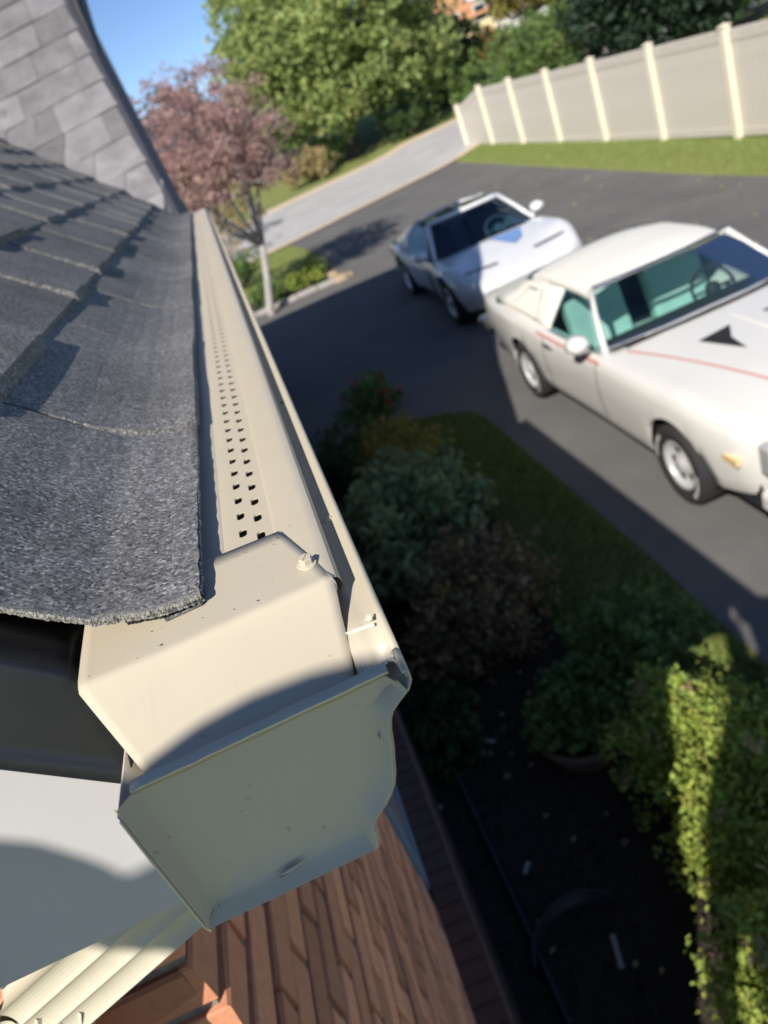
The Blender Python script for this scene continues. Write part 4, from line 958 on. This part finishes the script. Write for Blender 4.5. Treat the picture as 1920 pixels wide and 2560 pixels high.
# big maple across the road and its neighbours
def far(u, v, y): p = hy(*D(u, v), y); return p
mp = far(760, 325, 43)
tree('maple_tree', 'large yellow green broadleaf tree across the road', 'tree', (mp.x, mp.y, gz(mp.x, mp.y)), (far(730, 90, 43).x, 43, 3.0), (5.9, 5.0, 5.4), 720, 56, 1.0, .34, 'leaf_maple', 'bark', .35, 12, bottom=-.8)
p = far(560, 250, 48); tree('broadleaf_tree', 'mid green tree behind the purple tree at the left of the maple', 'tree', (p.x-1, 50, gz(p.x, 50)), (far(545, 210, 50).x, 50, .8), (3.2, 3, 3.2), 120, 40, .8, .32, 'leaf_hill', 'bark', .25, 13, 'trees across the road')
p = far(330, 190, 60); tree('broadleaf_tree', 'pale green tree showing just beside the gable rake under the sky', 'tree', (p.x, 60, gz(p.x, 60)), (p.x+.6, 60, p.z-2.5), (2.6, 2.6, 2.6), 80, 36, .8, .34, 'leaf_hill', 'bark', .25, 14, 'trees across the road')
p = far(930, 130, 47); tree('dark_tree', 'dark green tree on the right of the maple above the road end', 'tree', (p.x, 47, gz(p.x, 47)), (p.x, 47, -.1), (2.9, 3, 2.2), 130, 42, .8, .32, 'leaf_dark', 'bark', .3, 15, 'trees across the road')
p = far(1010, 110, 56); tree('russet_tree', 'orange brown autumn tree in front of the orange roofed house', 'tree', (p.x, 56, gz(p.x, 56)), (p.x, 56, p.z-.6), (3.4, 3, 1.5), 100, 38, .7, .34, 'leaf_orange', 'bark', .25, 16, 'trees across the road')
p = far(1060, 40, 52); tree('yellow_tree', 'yellow green tree hanging over the slope above the fence end', 'tree', (far(1110, 120, 52).x, 52, gz(18, 52)), (far(1190, -10, 52).x, 52, far(1190, -10, 52).z+1.0), (4.6, 3, 2.2), 110, 36, .8, .34, 'leaf_yellow', 'bark', .35, 17, 'trees across the road')
for k, (u, v, y, rx, rzz) in enumerate(((1335, 60, 30, 1.6, 2.6), (1400, 40, 27, 1.8, 2.7), (1490, 30, 26, 1.7, 2.6))):
    p = far(u, v, y); lab = ('dark conifer behind the fence nearest the clipped hedge', 'dark conifer behind the middle fence panels', 'dark conifer behind the fence beside the russet shrub')[k]
    tree('conifer_tree', lab, 'tree', (p.x, y, gz(p.x, y)), (p.x, y, gz(p.x, y)+rzz), (rx, rx, rzz), 170, 40, .75, .26, 'leaf_conifer', 'bark', .25, 30+k, 'conifers behind the fence', bottom=-.95)
p = far(1180, 125, 33); bush('clipped_hedge', 'rounded mid green hedge showing over the far fence panels', 'hedge', (p.x, 33), (2.9, 1.6, 1.75), 200, 40, .45, .16, 'leaf_bed', 40)
p = far(1580, 25, 30); bush('russet_shrub', 'orange and green shrub above the fence at the right edge', 'shrub', (p.x, 30), (2.0, 1.6, 2.0), 120, 36, .45, .2, 'leaf_orange', 41)
p = far(1540, 20, 34); bush('grey_shrub', 'pale green shrub between the conifer and the russet shrub', 'shrub', (p.x, 34), (2.2, 1.6, 2.3), 120, 36, .45, .2, 'leaf_hosta', 42)
p = far(1650, 30, 27); bush('green_shrub', 'leafy green shrub rising over the nearest fence panel', 'shrub', (p.x+.6, 27), (1.7, 1.5, 2.0), 100, 36, .45, .18, 'leaf_bed', 43)
for k, (u, v, y, rr_, lf) in enumerate(((660, 355, 40, .95, 'leaf_straw'), (700, 340, 42, .9, 'leaf_bed'), (880, 240, 40, 1.2, 'leaf_dark'), (960, 190, 44, 1.5, 'leaf_dark'), (1020, 165, 40, 1.3, 'leaf_bed'))):
    p = far(u, v, y); bush('roadside_bush', ('straw coloured bush at the left foot of the maple', 'low green bush under the maple', 'dark bush in the shade at the right of the maple trunk', 'dark bush beside the fence end', 'green bush behind the last fence post')[k], 'bush', (p.x, y), (rr_*1.4, rr_, rr_), 60, 36, .4, .17, lf, 50+k, group='bushes across the road')
# left of the drive, under the plum tree
for k, (u, v, y, rx, rzz, lf) in enumerate(((455, 470, 21, .8, .6, 'leaf_bed'), (420, 400, 26, 1.2, 1.0, 'leaf_straw'), (500, 420, 30, 1.0, .9, 'leaf_brown'), (560, 590, 17.9, .35, .3, 'leaf_bed'), (650, 570, 18.0, .45, .28, 'leaf_box'))):
    p = far(u, v, y); bush('island_shrub', ('small green shrub right behind the gutter end', 'straw coloured shrub beyond the gable corner', 'brown shrub behind the plum branches', 'low green plant left of the pale trunk', 'bright green mound right of the pale trunk')[k], 'shrub', (p.x, y), (rx, rx, rzz), 50, 34, .2, .09, lf, 60+k, group='shrubs on the island')
# planting bed
bush('azalea', 'green shrub with red blooms at the far end of the bed', 'shrub', (.76, 8.35), (.38, .38, .36), 90, 36, .13, .05, 'leaf_bed', 70, extra=('leaf_red', 7, .06))
bush('golden_shrub', 'yellow green shrub between the azalea and the broad leaved shrub', 'shrub', (.66, 6.75), (.48, .55, .36), 110, 36, .14, .045, 'leaf_gold', 71)
bush('dark_shrub', 'dark green shrub against the wall beside the golden shrub', 'shrub', (.25, 7.1), (.38, .6, .42), 80, 34, .13, .05, 'leaf_dark', 72)
bush('broad_leaved_shrub', 'grey green shrub with broad drooping leaves in the middle of the bed', 'shrub', (.50, 5.25), (.54, .75, .46), 130, 22, .18, .12, 'leaf_hosta', 73, asp=.5)
bush('broad_leaved_shrub', 'narrow grey green shrub tight behind the gutter edge', 'shrub', (.16, 4.9), (.30, .8, .5), 80, 22, .16, .10, 'leaf_hosta', 74, asp=.5)
bush('bronze_shrub', 'brown and bronze leaved shrub in front of the broad leaved one', 'shrub', (.60, 3.98), (.46, .52, .42), 130, 34, .14, .055, 'leaf_brown', 75, extra=('leaf_yellow', 1, .05))
bush('bronze_shrub', 'small bronze shrub close below the gutter', 'shrub', (.22, 3.75), (.26, .36, .36), 60, 30, .12, .055, 'leaf_brown', 76)
bush('ground_plant', 'low dark green plant at the foot of the wall', 'plant', (-.02, 3.25), (.22, .35, .16), 50, 26, .1, .06, 'leaf_dark', 77)
bush('ground_plant', 'sprawling light green plant beside the round planter on the lawn side', 'plant', (1.15, 3.05), (.38, .42, .28), 70, 26, .13, .06, 'leaf_bed', 78)
# round planter with herbs
pot = tag(empty('planter', (.66, 2.78, gz(.66, 2.78)-.10)), 'round brown planter overflowing with green herbs in the bed', 'planter')
mb = MB(); mb.lathe([(.20, 0), (.225, .1), (.25, .20), (.265, .21), (.265, .25), (.24, .255), (.23, .21), (.2, .18)], 32); mb.build('pot', 'terracotta', pot, smooth=True)
mb = MB(); mb.lathe([(.232, .20), (.001, .22)], 24); mb.build('soil', 'mulch', pot)
r = random.Random(80); clumped(r, (0.02, .03, .30), (.27, .27, .16), 90, 30, .09, .05, .75, -.4, .6).build('herbs', 'leaf_bed', pot)
# black plastic pot sunk in the bed, landscape edging, tags and twigs
mb = MB(); mb.tube([(.17+.25*math.cos(t), 1.70+.25*math.sin(t), gz(.2, 1.7)+.10) for t in frange(.75, 3.0, 18)], .009, 8); mb.grid([[(.17+r_*math.cos(t), 1.70+r_*math.sin(t), gz(.2, 1.7)+z_) for r_, z_ in ((.246, -.02), (.246, .10), (.254, .10), (.254, -.02))] for t in frange(.75, 3.0, 18)])
tag(mb.build('curved_edging', 'black_plastic', smooth=True), 'curved black plastic edging arc standing in the dark mulch', 'edging')
mb = MB(); pe = [(-.075+.03*math.sin(y*.9), y, gz(0, y)+.05) for y in frange(.7, 4.6, 20)]; mb.tube(pe, .011, 8); mb.grid([[(x-.004, y, z-.09), (x-.004, y, z), (x+.004, y, z), (x+.004, y, z-.09)] for x, y, z in pe]); tag(mb.build('edging_strip', 'black_plastic'), 'black plastic edging strip running along the mulch by the wall', 'edging')
for k, (u, v, l, a, lab) in enumerate(((1045, 1605, .15, -.6, 'white plastic tag lying in the mulch beside the planter'), (1335, 2060, .15, 1.35, 'long pale stick in the mulch right of the black pot rim'), (1140, 1880, .07, .9, 'curled white scrap in the mulch by the edging strip'), (950, 1750, .04, .2, 'small white scrap at the foot of the brick ledge'))):
    p = gh(*D(u, v)); mb = MB(); mb.cbox(-l/2, l/2, -.011, .011, 0, .008, .002); o = tag(mb.build('plant_tag', 'white_plastic'), lab, 'tag'); o.location = (p.x, p.y, p.z+.016); o.rotation_euler = (0, .06, a)
# small leaved hedge at the lower right, caught by a strip of sun
hs = [((.98, 2.18), (.36, .36, .40)), ((1.02, 1.62), (.40, .38, .46)), ((.86, 1.08), (.42, .40, .50)), ((1.50, 1.86), (.36, .38, .36)), ((1.46, 1.25), (.40, .42, .45)), ((.66, .62), (.40, .36, .46)), ((1.3, .6), (.42, .42, .45))]
for k, (c, rad) in enumerate(hs):
    lab = ('low leafy shrub at the tip of the sunlit strip', 'low leafy shrub crossed by the sunlit strip near the planter', 'low leafy shrub crossed by the sunlit strip at the lower right', 'low shrub in shade right of the sunlit strip tip', 'low shrub in shade at the right edge of the picture', 'low shrub at the bottom of the picture left of centre sun strip', 'low shrub in the bottom right corner with bright leaves')[k]
    bush('low_shrub', lab, 'shrub', c, rad, 230, 36, .11, .032, 'leaf_box', 90+k, asp=.7, group='low shrubs by the lawn', extra=('leaf_straw', 10, .05))
# grass blades on the strip of lawn by the bed and under the fence
mb = MB(); r = random.Random(4)
def blade(x, y, h):
    a = r.uniform(0, 6.3); z = gz(x, y); dx, dy = .004*math.cos(a), .004*math.sin(a); lx, ly = r.uniform(-.5, .5)*h, r.uniform(-.5, .5)*h; n = len(mb.v)
    mb.v += [(x-dx, y-dy, z), (x+dx, y+dy, z), (x+lx, y+ly, z+h)]; mb.f.append((n, n+1, n+2))
for _ in range(42000):
    y = r.uniform(.6, 8.3); xr = drv_left(y)-.01 if y > 2.6 else 1.8; x0 = 1.0+.10*math.sin(y*1.3)-.30*sst((y-6.2)/2); x = r.uniform(x0, max(xr, x0+.01)); blade(x, y, r.uniform(.03, .07))
for _ in range(26000):
    y = r.uniform(8, 27); x = r.uniform(8.12, 9.45); blade(x, y, r.uniform(.04, .09))
for _ in range(9000):
    y = r.uniform(18.4, 24.5); x = r.uniform(-1.5, drv_left(y)-.02); blade(x, y, r.uniform(.04, .09))
tag(mb.build('grass', 'grass_blade'), 'short green grass on the lawn strips', 'grass', kind='stuff')
# chips of bark on the bed and fallen leaves on the drive
mb = MB(); r = random.Random(6)
for _ in range(5000):
    y = r.uniform(.8, 8.2); x = r.uniform(-.2, 1.1-.35*sst((y-6.2)/2)); p = Vector((x, y, gz(x, y)+.018)); n = (Vector((0, 0, 1))+rv(r)*.7).normalized(); leafquad(mb, p, n, rv(r).normalized(), r.uniform(.02, .06), .45)
mat('bark_chip', (.035, .025, .02), .9, island=.6)
tag(mb.build('bark_chips', 'bark_chip'), 'dark bark chips covering the planting bed', 'mulch', kind='stuff')
mb = MB()
for _ in range(170):
    y = r.uniform(8, 20); x = r.uniform(4.5, 8); p = Vector((x, y, gz(x, y)+.014)); leafquad(mb, p, (Vector((0, 0, 1))+rv(r)*.5).normalized(), rv(r).normalized(), r.uniform(.05, .10), .7)
for _ in range(60):
    y = r.uniform(1, 5); x = r.uniform(-.15, 1.0); p = Vector((x, y, gz(x, y)+.03)); leafquad(mb, p, (Vector((0, 0, 1))+rv(r)*.5).normalized(), rv(r).normalized(), r.uniform(.03, .05), .7)
tag(mb.build('fallen_leaves', 'leaf_straw'), 'scattered dry leaves on the driveway and mulch', 'leaves', kind='stuff')
# stones by the drive at the island corner
for k, (u, v, s_) in enumerate(((720, 597, .16), (738, 606, .20), (752, 598, .14))):
    p = gh(*D(u, v)); mb = MB(); r = random.Random(k); rows = []
    for i in range(6):
        t = i/5*PI*.55; rows.append([(s_*math.sin(t+.02)*math.cos(a)*(1+.15*math.sin(a*3+k)), s_*math.sin(t+.02)*math.sin(a)*.8*(1+.1*math.cos(a*2)), s_*.7*math.cos(t)) for a in frange(0, 2*PI, 10)[:-1]])
    mb.grid(rows[::-1], loop=True); o = tag(recalc(mb.build('stone', 'stone_tan', smooth=True)), ('leftmost tan stone at the island corner', 'largest tan stone at the island corner', 'rightmost tan stone at the island corner')[k], 'stone', 'stones at the island corner'); o.location = (p.x, p.y, p.z+.01)

# ------------------------------------------------------------------ houses far behind
def far_house(name, label, c, w_, d_, h_, rh, wall, roofm, rz_=0):
    g = gz(c[0], c[1]); e = tag(empty(name, (c[0], c[1], g), rz_), label, 'house', 'houses across the road')
    mb = MB(); mb.box(-w_/2, w_/2, -d_/2, d_/2, -.5, h_); mb.build('wall', wall, e)
    mb = MB(); o_ = .4; v = [(-w_/2-o_, -d_/2-o_, h_-.1), (w_/2+o_, -d_/2-o_, h_-.1), (w_/2+o_, d_/2+o_, h_-.1), (-w_/2-o_, d_/2+o_, h_-.1), (-w_/2+d_*.4, 0, h_+rh), (w_/2-d_*.4, 0, h_+rh)]
    mb.v += v; mb.f += [(0, 1, 5, 4), (1, 2, 5), (2, 3, 4, 5), (3, 0, 4), (3, 2, 1, 0)]; rf = mb.build('roof', roofm, e)
    mb = MB(); mb.box(-w_*.25, -w_*.25+.6, -.3, .3, h_+rh*.4, h_+rh+.6); mb.build('chimney', 'brick_dark', rf)
    for k in range(3):
        x = -w_*.36+k*w_*.36; mb = MB(); mb.box(x-.55, x+.55, -d_/2-.06, -d_/2-.002, 1.0, 2.3); f_ = mb.build('window', 'siding_white', e); mb = MB(); mb.box(x-.45, x+.45, -d_/2-.075, -d_/2-.061, 1.1, 2.2); mb.build('pane', 'window_glass', f_)
p = far(985, 62, 72); far_house('far_house', 'house with an orange roof peeping between the trees', (p.x, 75), 6.5, 6, max(1.6, p.z-gz(p.x, 75)), 2.4, 'siding_cream', 'roof_orange')
p = far(1120, 62, 70); far_house('far_house', 'white house glimpsed through the yellow tree', (p.x+.5, 71), 3.2, 5, max(2.0, p.z+1.0-gz(p.x, 71)), 1.6, 'siding_white', 'dark_trim')
p = far(560, 400, 52); far_house('far_house', 'cream house half hidden behind the plum tree', (p.x-3.5, 56), 9, 7, 2.6, 2.4, 'siding_cream', 'dark_trim')

# ------------------------------------------------------------------ the photographer on a ladder, outside the frame
HC_ = Vector((-.456, -.72, .55))                       # centre of the head
pr = tag(empty('person', (-.5, -.8, -1.12)), 'person in dark clothes on a ladder whose shadow falls on the gutter end', 'person')
def Pp(o): o.parent = pr; o.matrix_parent_inverse = Matrix.Translation((.5, .8, 1.12)); return o
def skin(name, verts, edges, rad, mt):
    me = bpy.data.meshes.new(name); me.from_pydata(verts, edges, []); o = bpy.data.objects.new(name, me); COL.objects.link(o); me.materials.append(M[mt])
    m_ = o.modifiers.new('skin', 'SKIN'); 
    for i, r_ in enumerate(rad): me.skin_vertices[0].data[i].radius = (r_, r_) if not isinstance(r_, tuple) else r_
    me.skin_vertices[0].data[0].use_root = True; m_.use_smooth_shade = True
    s_ = o.modifiers.new('sub', 'SUBSURF'); s_.levels = 2; s_.render_levels = 2; return Pp(o)
hx0, hy0, hz0 = HC_
V = [(hx0-.22, -.84, -.24), (hx0-.16, -.82, .01), (hx0-.06, -.80, .22), (hx0, -.77, .34), (hx0, -.74, .42), (hx0, -.72, .50), (hx0, -.72, .55),
     (hx0+.17, -.80, .25), (hx0+.25, -.74, .02), (hx0+.30, -.56, .02), (hx0+.31, -.50, .03),
     (hx0-.16, -.80, .26), (hx0-.19, -.76, .46), (hx0-.215, -.73, .63), (hx0-.285, -.72, .605), (hx0-.36, -.72, .715),
     (hx0-.12, -.84, -.32), (hx0-.11, -.80, -.70), (hx0-.11, -.86, -1.08), (hx0-.11, -.74, -1.11), (hx0-.32, -.84, -.32), (hx0-.33, -.80, -.70), (hx0-.33, -.86, -1.08), (hx0-.33, -.74, -1.11)]
E_ = [(0, 1), (1, 2), (2, 3), (3, 4), (4, 5), (5, 6), (2, 7), (7, 8), (8, 9), (9, 10), (2, 11), (11, 12), (12, 13), (13, 14), (14, 15), (0, 16), (16, 17), (17, 18), (18, 19), (0, 20), (20, 21), (21, 22), (22, 23)]
Rr = [.15, .14, .15, .065, .075, .09, .065, .075, .05, .035, .045, .075, .06, .065, .045, .085, .09, .065, .05, .045, .09, .065, .05, .045]
skin('body', V, E_, Rr, 'shirt')
mb = MB(); mb.lathe([(.001, .035), (.06, .033), (.085, .02), (.092, .003), (.138, .001), (.140, -.003), (.09, -.006), (.09, -.04)], 32, Matrix.Translation((hx0, -.72, .598))); Pp(mb.build('hat', 'trousers', smooth=True))
ld = tag(empty('ladder', (-.5, -.72, Z0)), 'aluminium ladder standing below the photographer', 'ladder')
mb = MB(); M_ = Matrix.Translation((-.5, -1.30, Z0)) @ Matrix.Rotation(-.25, 4, 'X')
for sx in (-1, 1): mb = MB(); mb.box(sx*.22-.015, sx*.22+.015, -.04, .04, 0, 2.2, M_); o = mb.build('rail', 'ladder_alu'); o.parent = ld; o.matrix_parent_inverse = Matrix.Translation((.5, .72, -Z0))
for k in range(7): mb = MB(); mb.box(-.205, .205, -.035, .035, .25+k*.29, .28+k*.29, M_); o = mb.build('rung', 'ladder_alu'); o.parent = ld; o.matrix_parent_inverse = Matrix.Translation((.5, .72, -Z0))
